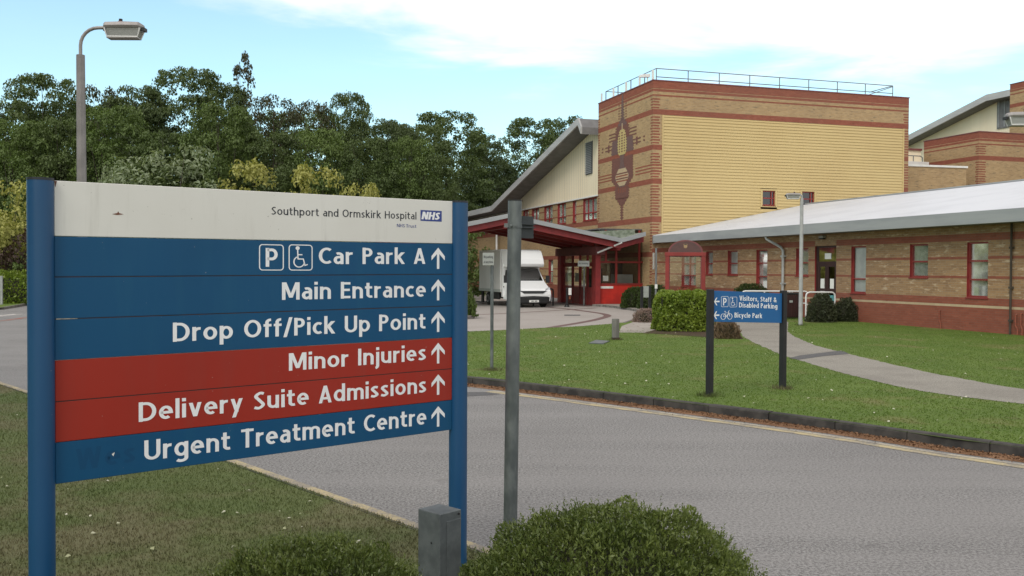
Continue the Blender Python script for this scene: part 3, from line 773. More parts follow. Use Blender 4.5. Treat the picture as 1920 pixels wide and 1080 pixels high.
def hx(mb, P, a0, a1, b0, b1, d0, d1, mat):
    mb.hexa([P(a0, b0, d0), P(a1, b0, d0), P(a1, b0, d1), P(a0, b0, d1), P(a0, b1, d0), P(a1, b1, d0), P(a1, b1, d1), P(a0, b1, d1)], mat)
def band(mb, P, a0, a1, b0, b1, mat, ops=(), proud=.004):
    cuts = sorted([(max(o[0], a0), min(o[1], a1)) for o in ops if o[2] < b1 - .01 and o[3] > b0 + .01 and o[1] > a0 and o[0] < a1])
    x = a0
    for c in cuts + [(a1, a1)]:
        if c[0] - x > .01: hx(mb, P, x, c[0], b0, b1, -proud, .02, mat)
        x = max(x, c[1])
def window(root, P, o, depth=.10, frame='red_frame', vb=(), hb=(), fw=.045, glass='window_glass', back='curtain', wave=True, name='window'):
    x0, x1, z0, z1 = o[:4]; mb = MB(); d0, d1 = depth - .045, depth + .02
    hx(mb, P, x0 + .001, x0 + fw, z0 + .001, z1 - .001, d0, d1, frame); hx(mb, P, x1 - fw, x1 - .001, z0 + .001, z1 - .001, d0, d1, frame)
    hx(mb, P, x0 + fw, x1 - fw, z0 + .001, z0 + fw, d0, d1, frame); hx(mb, P, x0 + fw, x1 - fw, z1 - fw, z1 - .001, d0, d1, frame)
    for v in vb: c = x0 + (x1 - x0) * v; hx(mb, P, c - fw / 2, c + fw / 2, z0 + fw, z1 - fw, d0 + .002, d1, frame)
    for v in hb: c = z0 + (z1 - z0) * v; hx(mb, P, x0 + fw, x1 - fw, c - fw / 2, c + fw / 2, d0 + .004, d1, frame)
    hx(mb, P, x0 - .03, x1 + .03, z0 - .045, z0 - .002, -.03, depth, frame)
    wn = mb.build(name, root)
    g = MB(); g.face([P(x0 + fw, z0 + fw, depth), P(x1 - fw, z0 + fw, depth), P(x1 - fw, z1 - fw, depth), P(x0 + fw, z1 - fw, depth)], glass); g.build('pane', wn)
    if back:
        n = max(8, int((x1 - x0) * 26)); c = MB(); pts = []
        for i in range(n + 1):
            t = i / n; dd = depth + .045 + (.022 * math.sin(t * (x1 - x0) * 48) + .01 * math.sin(t * 71) if wave else 0)
            pts.append((x0 - .02 + (x1 - x0 + .04) * t, dd))
        mt = 'curtain_fabric' if wave else 'blind_white'
        for (a, d), (a2, d2) in zip(pts, pts[1:]): c.face([P(a, z0 - .02, d), P(a2, z0 - .02, d2), P(a2, z1 + .02, d2), P(a, z1 + .02, d)], mt)
        c.build(back, wn, smooth=True)
    return wn
def rectL(x0, y0, x1, y1, xl):          # pixel box -> opening on an L wall (uses its middle)
    ym = (y0 + y1) / 2; a = ONL(x0, ym, xl)[0]; b = ONL(x1, ym, xl)[0]
    xm = (x0 + x1) / 2; t = ONL(xm, y0, xl)[1]; s = ONL(xm, y1, xl)[1]
    return (min(a, b), max(a, b), s, t)
def rectF(x0, y0, x1, y1, yl):
    ym = (y0 + y1) / 2; a = ONF(x0, ym, yl)[0]; b = ONF(x1, ym, yl)[0]; xm = (x0 + x1) / 2
    return (a, b, ONF(xm, y1, yl)[1], ONF(xm, y0, yl)[1])
def quoin(mb, P, a0, a1, b0, b1, mat='red_brick', step=.15, jag=.06, proud=.005, side=1):
    z = b0; k = 0
    while z < b1 - .07:
        hx(mb, P, a0 - (jag if side < 0 and k % 2 else 0), a1 + (jag if side > 0 and k % 2 else 0), z, z + .075, -proud, .02, mat); z += step; k += 1

# ------------------------------------------------------------------ tower with the yellow cladding
def tower_bands(mb, P, a0, a1, top, ops=(), skip=()):
    for z0, z1 in ((-.40, -.002), (-.56, -.43), (-.80, -.72), (-1.77, -1.49), ):
        band(mb, P, a0, a1, top + z0, top + z1, 'red_brick', ops)
TW, TD, TH = 16.2, 7.5, 11.9
tower = thing('brick_tower', 'tall tan brick tower with broad yellow boarded face and brick mosaic', 'building', C0, ANG, 'hospital blocks')
L0, F0 = PL_(0), PF_(0)
mb = MB()
cl0, cl1, clt = .58, 15.85, 10.12
wall(mb, L0, 0, TD, 0, TH, [], 'tan_brick')
wall(mb, F0, 0, TW, 0, TH, [(cl0, cl1, 2.2, clt)], 'tan_brick', .06, 'yellow_cladding')
mb.face([(0, TD, 0), (TW, TD, 0), (TW, TD, TH), (0, TD, TH)], 'tan_brick'); mb.face([(TW, 0, 0), (TW, TD, 0), (TW, TD, TH), (TW, 0, TH)], 'tan_brick')
mb.face([(0, 0, TH - .5), (TW, 0, TH - .5), (TW, TD, TH - .5), (0, TD, TH - .5)], 'dark_roof')
wl = PL_(0)
for P, a0, a1 in ((L0, 0, TD), (F0, 0, TW)):
    tower_bands(mb, P, a0, a1, TH)
for z0, z1 in ((8.27, 8.54), (6.48, 6.76), (4.45, 4.76), (2.62, 2.88), (.0, 1.0)):
    band(mb, L0, 0, TD, z0, z1, 'red_brick'); band(mb, F0, 0, cl0 - .05, z0, z1, 'red_brick'); band(mb, F0, cl1 + .03, TW, z0, z1, 'red_brick')
for z in (7.10, 7.27, 7.44):
    band(mb, L0, 0, 2.15, z, z + .075, 'red_brick'); band(mb, L0, 4.75, TD, z, z + .075, 'red_brick'); band(mb, F0, 0, cl0 - .05, z, z + .075, 'red_brick')
for z0, z1 in ((1.05, 2.6), (2.95, 4.4), (4.82, 6.42), (6.82, 8.2), (8.6, 10.05), (10.45, 11.05)):
    quoin(mb, L0, .005, .22, z0, z1, side=1); quoin(mb, F0, .005, .36, z0, z1, side=1)
    quoin(mb, F0, TW - .33, TW - .005, z0, z1, side=-1); quoin(mb, L0, TD - .20, TD - .005, z0, z1, side=-1)
mb.box(-.03, TW + .03, -.03, TD + .03, TH - .001, TH + .05, 'maroon_panel')
tb = mb.build('brickwork', tower, fix=False)
# boarded cladding, each board lapped over the next
mb = MB(); z = 2.2; bh = .163
tw1 = rectF(1429.5, 357.5, 1453.5, 385.5, 0); tw2 = rectF(1503.5, 358.5, 1527, 383, 0)
tw2 = (tw2[0], tw2[1], tw1[2] + .02, tw1[3] + .02)
tops = [(o[0] - .11, o[1] + .11, o[2] - .09, o[3] + .09) for o in (tw1, tw2)]
while z < clt - .05:
    z1 = min(z + bh, clt); segs = [(cl0, cl1)]
    for o in tops:
        if o[2] < z1 and o[3] > z:
            segs = [s for a, b in segs for s in ((a, min(b, o[0])), (max(a, o[1]), b)) if s[1] - s[0] > .01]
    for a, b in segs:
        mb.face([F0(a, z, -.012), F0(b, z, -.012), F0(b, z1, .022), F0(a, z1, .022)], 'yellow_cladding')
        mb.face([F0(a, z, .024), F0(b, z, .024), F0(b, z, -.012), F0(a, z, -.012)], 'yellow_cladding')
    z += bh
for x in (cl0, cl1):
    hx(mb, F0, x - .04, x + .04, 2.2, clt, -.022, .05, 'yellow_cladding')
mb.build('yellow_cladding', tower, fix=False)
for o in (tw1, tw2):
    wn = window(tower, F0, o, .10, 'red_frame', (.74,), (.5,), .06, 'dark_glass', None)
    s = MB(); a0, a1, b0, b1 = o
    for q in ((a0 - .11, a0, b0 - .09, b1 + .09), (a1, a1 + .11, b0 - .09, b1 + .09), (a0, a1, b1, b1 + .09), (a0, a1, b0 - .09, b0)): hx(s, F0, *q, -.03, .10, 'yellow_cladding')
    hx(s, F0, a0, a1, b0, b1, .16, .2, 'interior_dark')
    s.build('surround', wn)
# brick mosaic on the narrow face: an emblem of stepped courses
mo = MB(); mc = ONL(1166.5, 330, 0)[0]; MW = 1.28                       # centre line along the wall, courses of .075
def mo_row(z, half, mat, pr=.010, off=0):
    half *= MW if abs(off) < .01 else 1.1; off *= 1.12
    hx(mo, L0, mc + off - half, mc + off + half, z, z + .0745, -pr, .015, mat)
def mo_span(z0, z1, f, mat, pr=.010):
    z = z0; k = 0
    while z < z1 - .01:
        hw = f((z - z0) / (z1 - z0), k)
        if hw > .02: mo_row(z, hw, mat, pr)
        z += .075; k += 1
MW = 1.0
jg = lambda k: .075 * (k % 2)
mo_span(4.76, 5.55, lambda t, k: .09 + .13 * (k % 2), 'dark_brick', .012)                                       # stem
mo_span(5.55, 5.95, lambda t, k: .22 + .55 * t + jg(k), 'dark_brick', .012)
mo_span(5.95, 6.60, lambda t, k: .88 + .06 * t + jg(k) * 1.4, 'dark_brick', .012)                               # lower block
for o_ in (-.45, -.15, .15, .45): hx(mo, L0, mc + o_ - .05, mc + o_ + .05, 6.30, 6.62, -.016, .015, 'red_brick')
mo_span(6.60, 7.05, lambda t, k: .75 + .72 * t + jg(k), 'dark_brick', .012)
mo_span(7.05, 8.27, lambda t, k: 1.46 - .05 * t + jg(k) * .9, 'dark_brick', .012)                               # body
mo_span(8.54, 9.30, lambda t, k: 1.50 - .12 * t + jg(k), 'plum_brick', .012)                                    # shoulders
mo_span(6.62, 7.72, lambda t, k: .98 - .62 * abs(t * 2 - 1) ** 1.6, 'plum_brick', .014)
mo_span(6.70, 7.66, lambda t, k: .90 - .50 * abs(t * 2 - 1) ** 1.6, 'cream_brick', .018)                        # eight sided disc
for z, m_ in ((6.93, 'red_brick'), (7.07, 'dark_brick'), (7.22, 'red_brick'), (7.36, 'dark_brick')): mo_row(z, .82, m_, .022)
mo_span(7.72, 8.45, lambda t, k: .20 + .22 * abs(t - .45) + .04 * (k % 2), 'plum_brick', .018)
mo_span(8.45, 9.85, lambda t, k: .20 + .36 * math.sin(math.pi * min(1, .22 + .74 * t)) + .09 * (k % 2), 'yellow_mosaic', .024)   # ear of corn
for i in range(8): mo_row(8.6 + i * .15, .10, 'dark_brick', .028)
for i in range(7):
    for sg in (-1, 1): mo_row(8.6 + i * .15, .07, 'dark_brick', .026, sg * .30)
mo_span(9.30, 10.10, lambda t, k: .98 - .22 * t + jg(k) * 2, 'dark_brick', .011)                               # head
mo_span(9.85, 10.20, lambda t, k: .05, 'cream_brick', .026)
for z in (9.36, 9.55, 9.74):
    for sg in (-1, 1): hx(mo, L0, *sorted((mc + sg * .95, mc + sg * 1.9)), z, z + .075, -.010, .015, 'dark_brick')
for z in (8.86, 9.06):
    for sg in (-1, 1):
        hx(mo, L0, *sorted((mc + sg * 1.45, mc + sg * 2.45)), z, z + .075, -.010, .015, 'dark_brick'); hx(mo, L0, *sorted((mc + sg * 2.78, mc + sg * 2.98)), z, z + .09, -.010, .015, 'dark_brick')
for sg in (-1, 1): hx(mo, L0, *sorted((mc + sg * 1.85, mc + sg * 2.05)), 8.78, 9.22, -.013, .015, 'dark_brick')
mo_span(10.10, 10.41, lambda t, k: .55 - .3 * t + jg(k) * 2, 'plum_brick', .013)
mo_span(10.41, 11.85, lambda t, k: .09 + (.20 if k % 2 else 0) * (1 - t), 'plum_brick', .013)
for i in range(6):
    for sg in (-1, 1): hx(mo, L0, *sorted((mc + sg * .42, mc + sg * .55)), 10.5 + i * .15, 10.575 + i * .15, -.010, .015, 'dark_brick')
mo.build('brick_mosaic', tower, fix=False)
# railing on the roof
mb = MB(); rz0, rz1 = TH - .3, TH + .72
def rail(mb, pts, r=.024, mat='grey_paint'): mb.tube(pts, r, mat, 6)
fy = .35
xs = [.35 + i * (15.0 / 8) for i in range(9)]
rail(mb, [(.35, TD - .3, rz1), (.35, fy, rz1)]); rail(mb, [(.35, fy, rz1), (15.35, fy, rz1)])
rail(mb, [(.35, fy, TH + .28), (15.35, fy, TH + .28)]); rail(mb, [(.35, TD - .3, rz1), (4, TD - .3, rz1)])
rail(mb, [(15.35, fy, rz1), (15.35, 2.4, rz1)]); rail(mb, [(15.35, fy, rz1 - .05), (13.6, 1.9, TH)])
for x in xs: rail(mb, [(x, fy, rz0), (x, fy, rz1)], .026)
for y in (1.8, 3.6, 5.4, TD - .3): rail(mb, [(.35, y, rz0), (.35, y, rz1)], .03)
mb.build('roof_railing', tower)
mb = MB()
for y in (fy, 2.0, 3.8, 5.6, TD - .1): mb.box(.20, .26, y + .10, y + .26, TH + .12, TH + .66, 'paper_white')
mb.build('railing_bracket', tower)
cctv = thing('security_camera', 'white security camera looking out from the tower roof corner', 'camera', L2W(.15, 1.0, TH + .05), ANG)
mb = MB(); mb.tube([(0, 0, 0), (0, 0, .34)], .03, 'white_paint', 8); mb.build('bracket', cctv)
mb = MB(); mb.loft([[(-.46, y, z) for y, z in ((-.08, .27), (.08, .27), (.07, .42), (-.07, .42))], [(.12, y, z) for y, z in ((-.09, .32), (.09, .32), (.08, .50), (-.08, .50))]], 'white_paint'); mb.build('housing', cctv, bevel=.015)

# ------------------------------------------------------------------ single storey wing
wing = thing('hospital_wing', 'long single storey brick wing with pale metal roof and red windows', 'building', C0, ANG, 'hospital blocks')
YN = -33.0; WZ = 3.42
wpx = [(1323.5, 473.5, 1336.5, 518, 'short'), (1364.5, 472, 1383, 518.5, 'short'), (1418, 470.5, 1438.5, 552, 'tall'), (1492.5, 466.5, 1515.5, 518.5, 'short'),
       (1596, 462, 1623.5, 549.5, 'tallplain'), (1706, 457, 1740, 520.5, 'short'), (1813, 453.5, 1852.5, 555, 'tall')]
ops = []; kinds = []
for q in wpx:
    o = rectL(*q[:4], 0); zt = 2.80; zb = 1.72 if q[4] == 'short' else 1.13
    ops.append((o[0], o[1], zb, zt)); kinds.append(q[4])
so = rectL(1278, 480, 1305, 540, 0); ops.append((so[0], so[1], 1.13, 2.80)); kinds.append('pair')
dop = rectL(1527.5, 465, 1567.5, 590, 0); dop = (dop[0], dop[1], .2, 2.86)
# windows beyond the right edge of the picture
yl = min(o[0] for o in ops)
for k in (1, 2): ops.append((yl - 3.3 * k, yl - 3.3 * k + 1.0, 1.72, 2.80)); kinds.append('short')
allops = ops + [dop]
mb = MB()
wall(mb, L0, YN, -.003, 0, WZ, allops, 'mixed_brick', .12, 'dark_red_frame')
bands = ((2.84, 3.06, 'red_brick'), (2.29, 2.365, 'red_brick'), (1.70, 1.775, 'red_brick'), (.93, 1.12, 'red_brick'), (.0, .82, 'red_brick'), (.82, .895, 'cream_brick'))
for z0, z1, m in bands: band(mb, L0, YN, -.003, z0, z1, m, allops)
band(mb, L0, YN, -.003, .895, .93, 'red_brick', allops)
mb.face([(0, YN, 0), (18.8, YN, 0), (18.8, YN, WZ), (9.4, YN, 5.5), (0, YN, WZ)], 'mixed_brick'); mb.face([(18.8, YN, 0), (18.8, -.01, 0), (18.8, -.01, WZ), (18.8, YN, WZ)], 'mixed_brick')
mb.face([(.03, YN, .1), (18, YN, .1), (18, -.02, .1), (.03, -.02, .1)], 'interior_dark')
mb.face([(4, YN, .1), (4, -.02, .1), (4, -.02, 3.4), (4, YN, 3.4)], 'interior_dark'); mb.face([(.05, YN, 3.4), (18, YN, 3.4), (18, -.02, 3.4), (.05, -.02, 3.4)], 'interior_dark')
mb.build('brickwork', wing, fix=False)
for o, k in zip(ops, kinds):
    if k == 'short': window(wing, L0, o, .10, 'red_frame', (), (.47,), .05, back='curtain')
    elif k == 'tall': window(wing, L0, o, .10, 'red_frame', (), (.66, .32), .05, back='curtain')
    elif k == 'tallplain': window(wing, L0, o, .10, 'red_frame', (), (.30,), .045, back='blind', wave=False)
    else: window(wing, L0, o, .10, 'red_frame', (.5,), (.66, .32), .06, back='curtain')
# roof: pale sheet, deep grey fascia with a gutter
mb = MB(); ez, rx, rz = 3.62, 9.4, 5.62
mb.face([(-.62, YN - .3, ez), (rx, YN - .3, rz), (rx, -.03, rz), (.02, -.03, ez + .64 / 10.02 * 2.0), (-.62, -1.6, ez)], 'pale_roof'); mb.face([(19.4, YN - .3, ez), (rx, YN - .3, rz), (rx, -.03, rz), (19.4, -.03, ez)], 'pale_roof')
rf = mb.build('roof', wing, fix=False)
mb = MB()
mb.box(-.70, -.62, YN - .3, -1.6, 3.30, 3.68, 'grey_fascia'); mb.box(-.62, -.005, YN - .3, -1.65, 3.31, 3.345, 'grey_soffit')
mb.box(-.70, .5, YN - .36, YN - .3, 3.3, 3.9, 'grey_fascia'); mb.hexa([(-.62, -1.65, 3.3), (-.62, -1.6, 3.3), (-.01, -.06, 3.3), (-.01, -.11, 3.3), (-.62, -1.65, 3.6), (-.62, -1.6, 3.6), (-.01, -.06, 3.72), (-.01, -.11, 3.72)], 'grey_fascia')
mb.build('fascia', rf, bevel=.01)
mb = MB(); mb.box(rx - .12, rx + .12, YN - .3, -.03, rz - .01, rz + .05, 'grey_fascia'); mb.build('ridge_cap', rf)
# door
mb = MB(); a0, a1, b0, b1 = dop; dm = (a0 + a1) / 2; tz = 2.22
for q in ((a0 + .001, a0 + .08, b0, b1 - .001), (a1 - .08, a1 - .001, b0, b1 - .001), (a0 + .08, a1 - .08, b1 - .07, b1 - .001), (a0 + .08, a1 - .08, tz - .05, tz + .05)): hx(mb, L0, *q, .06, .14, 'dark_door')
dr = mb.build('double_door', wing)
for s, (p0, p1) in enumerate(((a0 + .08, dm - .005), (dm + .005, a1 - .08))):
    m2 = MB(); zt = tz - .05
    for q in ((p0, p0 + .10, b0, zt), (p1 - .10, p1, b0, zt), (p0 + .10, p1 - .10, zt - .10, zt), (p0 + .10, p1 - .10, b0, b0 + .25), (p0 + .10, p1 - .10, b0 + .95, b0 + 1.05)): hx(m2, L0, *q, .07, .125, 'dark_door')
    m2.face([L0(p0 + .1, b0 + .2, .1), L0(p1 - .1, b0 + .2, .1), L0(p1 - .1, zt - .05, .1), L0(p0 + .1, zt - .05, .1)], 'dark_glass')
    hx(m2, L0, p0 + .17, p1 - .17, 1.22, 1.62, .088, .094, 'paper_white')
    if s == 0: hx(m2, L0, p0 + .12, p1 - .12, .78, 1.0, .086, .092, 'paper_teal')
    m2.build('door_leaf', dr)
m2 = MB(); m2.face([L0(a0 + .08, tz + .05, .1), L0(a1 - .08, tz + .05, .1), L0(a1 - .08, b1 - .07, .1), L0(a0 + .08, b1 - .07, .1)], 'dark_glass'); hx(m2, L0, dm - .22, dm + .16, 2.36, 2.58, .085, .093, 'paper_white'); m2.build('fanlight', dr)
def light_fitting(px, py, label):
    y, z = ONL(px, py, 0); t = thing('wall_light', label, 'light', L2W(0, y, z), ANG)
    m = MB(); m.box(-.16, -.005, -.14, .14, -.03, .06, 'lantern_metal'); m.build('housing', t, bevel=.015)
    m = MB(); m.box(-.14, -.02, -.12, .12, -.07, -.03, 'black_plastic'); m.build('lens', t)
light_fitting(1545, 445, 'small grey wall light under the eaves above the dark door')
# rainwater pipes
def pipe(name, label, pts, r, mat, cat='pipe', brackets=()):
    t = thing(name, label, cat, L2W(*pts[-1][:2], pts[-1][2]), ANG); o = Vector(pts[-1])
    m = MB(); m.tube([Vector(p) - o for p in pts], r, mat, 10); m.build('pipe', t, smooth=True)
    m = MB()
    for zb in brackets: m.box(pts[-1][0] - o.x - r * 1.3, .1 + r, -r * 1.5, r * 1.5, zb - o.z - .03, zb - o.z + .03, mat)
    if brackets: m.build('bracket', t)
y1_ = ONL(1472, 500, 0)[0]; y2_ = ONL(1899, 520, 0)[0]
pipe('downpipe', 'pale grey plastic downpipe with swan neck left of the lamp post', [(-.60, y1_ + .5, 3.3), (-.58, y1_ + .46, 3.2), (-.16, y1_ + .06, 2.86), (-.10, y1_, 2.72), (-.10, y1_, .1)], .055, 'pale_column', brackets=(2.5, 1.4, .6))
pipe('downpipe', 'thin brown downpipe running down the wing wall near its right end', [(-.07, y2_, 3.3), (-.07, y2_, .1)], .032, 'bark', brackets=(2.6, 1.45, .5))
for q, lb in (((1761, 582, 1764, 620), 'short red bent gas pipe low on the plinth below the curtained windows'), ((1904, 590, 1908, 628), 'left one of two short red pipes beside the brown downpipe'), ((1914, 588, 1917, 624), 'right one of two short red pipes beside the brown downpipe')):
    a = ONL(q[0], q[1], -.05); b = ONL(q[2], q[3], -.05)
    pipe('gas_pipe', lb, [(-.01, a[0], a[1]), (-.05, a[0], a[1] - .01), (-.05, a[0], a[1] * .55), (-.06, b[0], a[1] * .38), (-.06, b[0], .08)], .022, 'red_brick')

# ------------------------------------------------------------------ gabled block beyond the tower
gab = thing('gabled_building', 'brick block with cream boarded gable and sweeping grey roof edge', 'building', C0, ANG, 'hospital blocks')
xg = .18; Lg = PL_(xg); YF = 43.0
gops = []
for q in ((1093.5, 369.5, 1119, 420), (1074, 376, 1080.5, 424), (1045.5, 381, 1061, 430), (1020.5, 386, 1036, 436), (997.5, 391, 1010.5, 440), (981, 396, 991, 444), (939, 404, 951, 448), (921, 407, 931, 450), (904, 410, 915, 452)):
    o = rectL(*q, xg); gops.append((max(o[0], TD + .05), o[1], 5.0, 6.38))
g1 = rectL(1028.5, 487, 1037, 532, xg); g1 = (g1[0], g1[1], .98, 2.62)
zc = 6.44
xo = -1.15
rk = [ONL(1119, 226, xo), ONL(1083, 222, xo), ONL(921, 387, xo), ONL(873, 397, xo)]
rk = [(TD + .02, rk[0][1]), rk[1], rk[2], (YF, rk[2][1] - .02)]
mb = MB()
wall(mb, Lg, TD + .003, YF, 0, zc, gops + [g1], 'tan_brick', .12, 'dark_red_frame')
for z0, z1 in ((4.66, 4.94), (2.62, 2.88), (.0, .75)): band(mb, Lg, TD + .003, YF, z0, z1, 'red_brick', gops + [g1])
band(mb, Lg, TD + .003, YF, .92, .99, 'cream_brick', [g1]); band(mb, Lg, TD + .003, YF, .75, .92, 'red_brick', [g1])
for z in (5.45, 5.95, 1.45, 1.95): band(mb, Lg, TD + .003, YF, z, z + .07, 'red_brick', gops + [g1])
mb.face([(xg, YF, 0), (14, YF, 0), (14, YF, 7), (xg, YF, 7)], 'tan_brick')
mb.face([(2.5, TD + .1, 0), (2.5, YF, 0), (2.5, YF, zc), (2.5, TD + .1, zc)], 'interior_dark'); mb.face([(xg, TD + .1, 3.5), (2.5, TD + .1, 3.5), (2.5, YF, 3.5), (xg, YF, 3.5)], 'interior_dark')
mb.build('brickwork', gab, fix=False)
for i, o in enumerate(gops):
    window(gab, Lg, o, .10, 'dark_red_frame', (.36, .7) if i == 0 else ((.5,) if o[1] - o[0] > .9 else ()), (.34,), .07, back='curtain')
window(gab, Lg, g1, .10, 'dark_red_frame', (), (.5,), .07, back='blind', wave=False)
# cream boarding up to the underside of the roof
mb = MB(); th = .42
yk, zk = rk[1]; ye, ze = rk[2]
nb = 60
for i in range(nb):
    a, b = TD + .02 + (ye - TD) * i / nb, TD + .02 + (ye - TD) * (i + 1) / nb
    def roofz(y): return (zk if y < yk else zk + (ze - zk) * (y - yk) / (ye - yk)) - th - .02
    mb.face([Lg(a, zc, -.05), Lg(b - .02, zc, -.05), Lg(b - .02, roofz(b - .02), -.05), Lg(a, roofz(a), -.05)], 'cream_cladding')
    mb.face([Lg(b - .02, zc, -.05), Lg(b, zc, -.035), Lg(b, roofz(b), -.035), Lg(b - .02, roofz(b - .02), -.05)], 'cream_cladding')
mb.face([Lg(ye, zc, -.03), Lg(YF, zc, -.03), Lg(YF, ze - th, -.03), Lg(ye, ze - th, -.03)], 'cream_cladding')
hx(mb, Lg, TD + .02, YF, zc - .03, zc + .05, -.09, 0, 'white_paint')
mb.build('cream_cladding', gab, fix=False)
lo = rectL(1100, 266, 1113, 327, xg); mb = MB()
hx(mb, Lg, lo[0], lo[1], lo[2], lo[3], -.075, -.05, 'grey_soffit'); z = lo[2] + .05
while z < lo[3] - .08:
    mb.face([Lg(lo[0] + .03, z, -.16), Lg(lo[1] - .03, z, -.16), Lg(lo[1] - .03, z + .09, -.09), Lg(lo[0] + .03, z + .09, -.09)], 'grey_fascia'); z += .11
mb.build('louvre', gab, fix=False)
mb = MB(); dx = 16.0
poly = [(y, z) for y, z in rk] + [(y, z - th) for y, z in rk[::-1]]
mb.prism(poly, lambda u, v, a: (a, u, v), xo + .12, dx, 'grey_soffit')
rf = mb.build('roof', gab)
mb = MB(); poly = [(y, z + .03) for y, z in rk] + [(y, z - .40) for y, z in rk[::-1]]
mb.prism(poly, lambda u, v, a: (a, u, v), xo, xo + .115, 'pale_fascia'); mb.build('fascia', rf)
yp = ONL(926, 400, xo)[0]; pz = ONL(926, 400, xo)[1]
y3 = ONL(931, 450, -.1)[0]
pipe('downpipe', 'white downpipe on the gabled block behind the van', [(-.08, y3, 6.2), (-.08, y3, .1)], .09, 'white_paint')

# ------------------------------------------------------------------ entrance lobby
lob = thing('entrance_lobby', 'red framed glazed entrance lobby under the canopy', 'building', L2W(-2.63, 1.13), ANG, 'hospital blocks')
def lw(x, y): return (x + 2.63, y - 1.13)
xv, yf = 0.0, 0.0; XE = 2.62; YE = 5.6; LH = 3.35
Pv, Pf = PL_(0), PF_(0)
def fpx(px, py): x, z = ONF(px, py, 1.13); return x + 2.63, z
def vpx(px, py): y, z = ONL(px, py, -2.63); return y - 1.13, z
zd = fpx(1160, 534.4)[1]; zt = fpx(1160, 491.5)[1]
mb = MB()
hx(mb, Pf, .02, XE, .1, zd, 0, .06, 'bright_red_panel'); mb.build('dado_panel', lob, bevel=.006)
mb = MB(); fr = 'red_frame'
for px in (1121.5, 1136, 1155.5, 1198.5):
    x = fpx(px, 500)[0]; top = LH + .7 if px > 1130 else LH
    z0 = zt if px == 1136 else zd
    hx(mb, Pf, x - .055, x + .055, z0, top, -.02, .07, fr)
hx(mb, Pf, .02, XE, zt - .05, zt + .05, -.025, .065, fr); hx(mb, Pf, .02, XE, zd, zd + .09, -.03, .065, fr)
mb.build('window_frame', lob)
mb = MB(); mb.face([Pf(.05, zd, .03), Pf(XE, zd, .03), Pf(XE, LH + .7, .03), Pf(.05, LH + .7, .03)], 'window_glass'); mb.build('pane', lob)
a = fpx(1125, 541); b = fpx(1149.5, 536.6); mb = MB(); hx(mb, Pf, a[0], b[0], a[1], b[1], -.02, 0, 'paper_white'); mb.build('notice_strip', lob)
mb = MB()
a = fpx(1131, 527); b = fpx(1141, 517); hx(mb, Pf, a[0], b[0], a[1], b[1], .034, .038, 'paper_white')
a = fpx(1121.5, 532); b = fpx(1128, 503); hx(mb, Pf, a[0], b[0], a[1], b[1], .034, .038, 'heather_leaf'); mb.build('poster', lob)
# vestibule with its doors, facing the drive
lt0, lt1 = vpx(1085, 478)[1], vpx(1085, 466)[1]
lt0, lt1 = 2.72, 3.16
mb = MB(); dfr = 'dark_red_frame'
hx(mb, Pv, -.35, YE + .4, lt0, lt1, -.22, .3, 'maroon_panel'); mb.build('lintel', lob, bevel=.01)
mb = MB(); hx(mb, Pv, -.16, .42, .0, lt0, -.16, .12, 'dark_red_frame'); mb.build('column', lob, bevel=.01)
mb = MB(); hx(mb, Pv, YE - .4, YE + .15, .0, lt0, -.16, .12, 'dark_red_frame'); mb.build('column', lob, bevel=.01)
ys = [.42, 1.45, 2.55, 3.7, YE - .4]; tz_ = 2.20
mb = MB()
for y in ys: hx(mb, Pv, y - .05, y + .05, 0.01, lt0, -.03, .07, dfr)
hx(mb, Pv, .42, YE - .4, tz_, tz_ + .12, -.035, .07, dfr); mb.build('door_frame', lob)
for y0, y1 in zip(ys, ys[1:]):
    m = MB(); p0, p1 = y0 + .05, y1 - .05
    hx(m, Pv, p0, p0 + .09, .03, tz_, -.01, .05, dfr); hx(m, Pv, p1 - .09, p1, .03, tz_, -.01, .05, dfr); hx(m, Pv, p0 + .09, p1 - .09, .03, .98, -.005, .045, dfr); hx(m, Pv, p0 + .09, p1 - .09, tz_ - .1, tz_, -.01, .05, dfr)
    dl = m.build('door', lob)
    m = MB(); m.face([Pv(p0 + .09, .98, .02), Pv(p1 - .09, .98, .02), Pv(p1 - .09, tz_ - .1, .02), Pv(p0 + .09, tz_ - .1, .02)], 'window_glass'); m.build('pane', dl)
    if y0 > 2: m = MB(); hx(m, Pv, p0 + .2, p1 - .25, 1.25, 1.75, .024, .03, 'paper_white'); m.build('notice', dl)
    m = MB(); m.face([Pv(p0, tz_ + .12, .02), Pv(p1, tz_ + .12, .02), Pv(p1, lt0, .02), Pv(p0, lt0, .02)], 'window_glass'); m.build('fanlight', lob)
mb = MB(); hx(mb, Pv, .3, YE, lt1, LH + .55, .05, .1, 'maroon_panel')
mb.box(.1, XE, .1, YE + .1, .02, .05, 'interior_dark'); mb.build('floor', lob)
mb = MB(); mb.box(1.9, 2.6, 2.6, 2.7, .05, 2.4, 'dark_board'); mb.box(.9, 1.7, 3.4, 3.5, .05, 2.0, 'dark_board'); mb.build('inner_screen', lob)
mb = MB(); mb.box(.1, XE, .1, YE, LH + .72, LH + .78, 'dark_roof'); mb.build('roof', lob)
cab = thing('storage_cabinet', 'grey metal cabinet standing behind the lobby window', 'cabinet', L2W(-1.28, 1.95, .06), ANG)
x0 = fpx(1167, 540)[0]; x1 = fpx(1195, 540)[0]
mb = MB(); mb.box(0, 1.08, 0, .55, 0, 1.62, 'cabinet_grey'); mb.build('carcass', cab, bevel=.01)
mb = MB(); mb.box(.02, .535, -.02, 0, .05, 1.58, 'cabinet_grey'); mb.build('door', cab, bevel=.004)
mb = MB(); mb.box(.545, 1.06, -.02, 0, .05, 1.58, 'cabinet_grey'); mb.build('door', cab, bevel=.004)

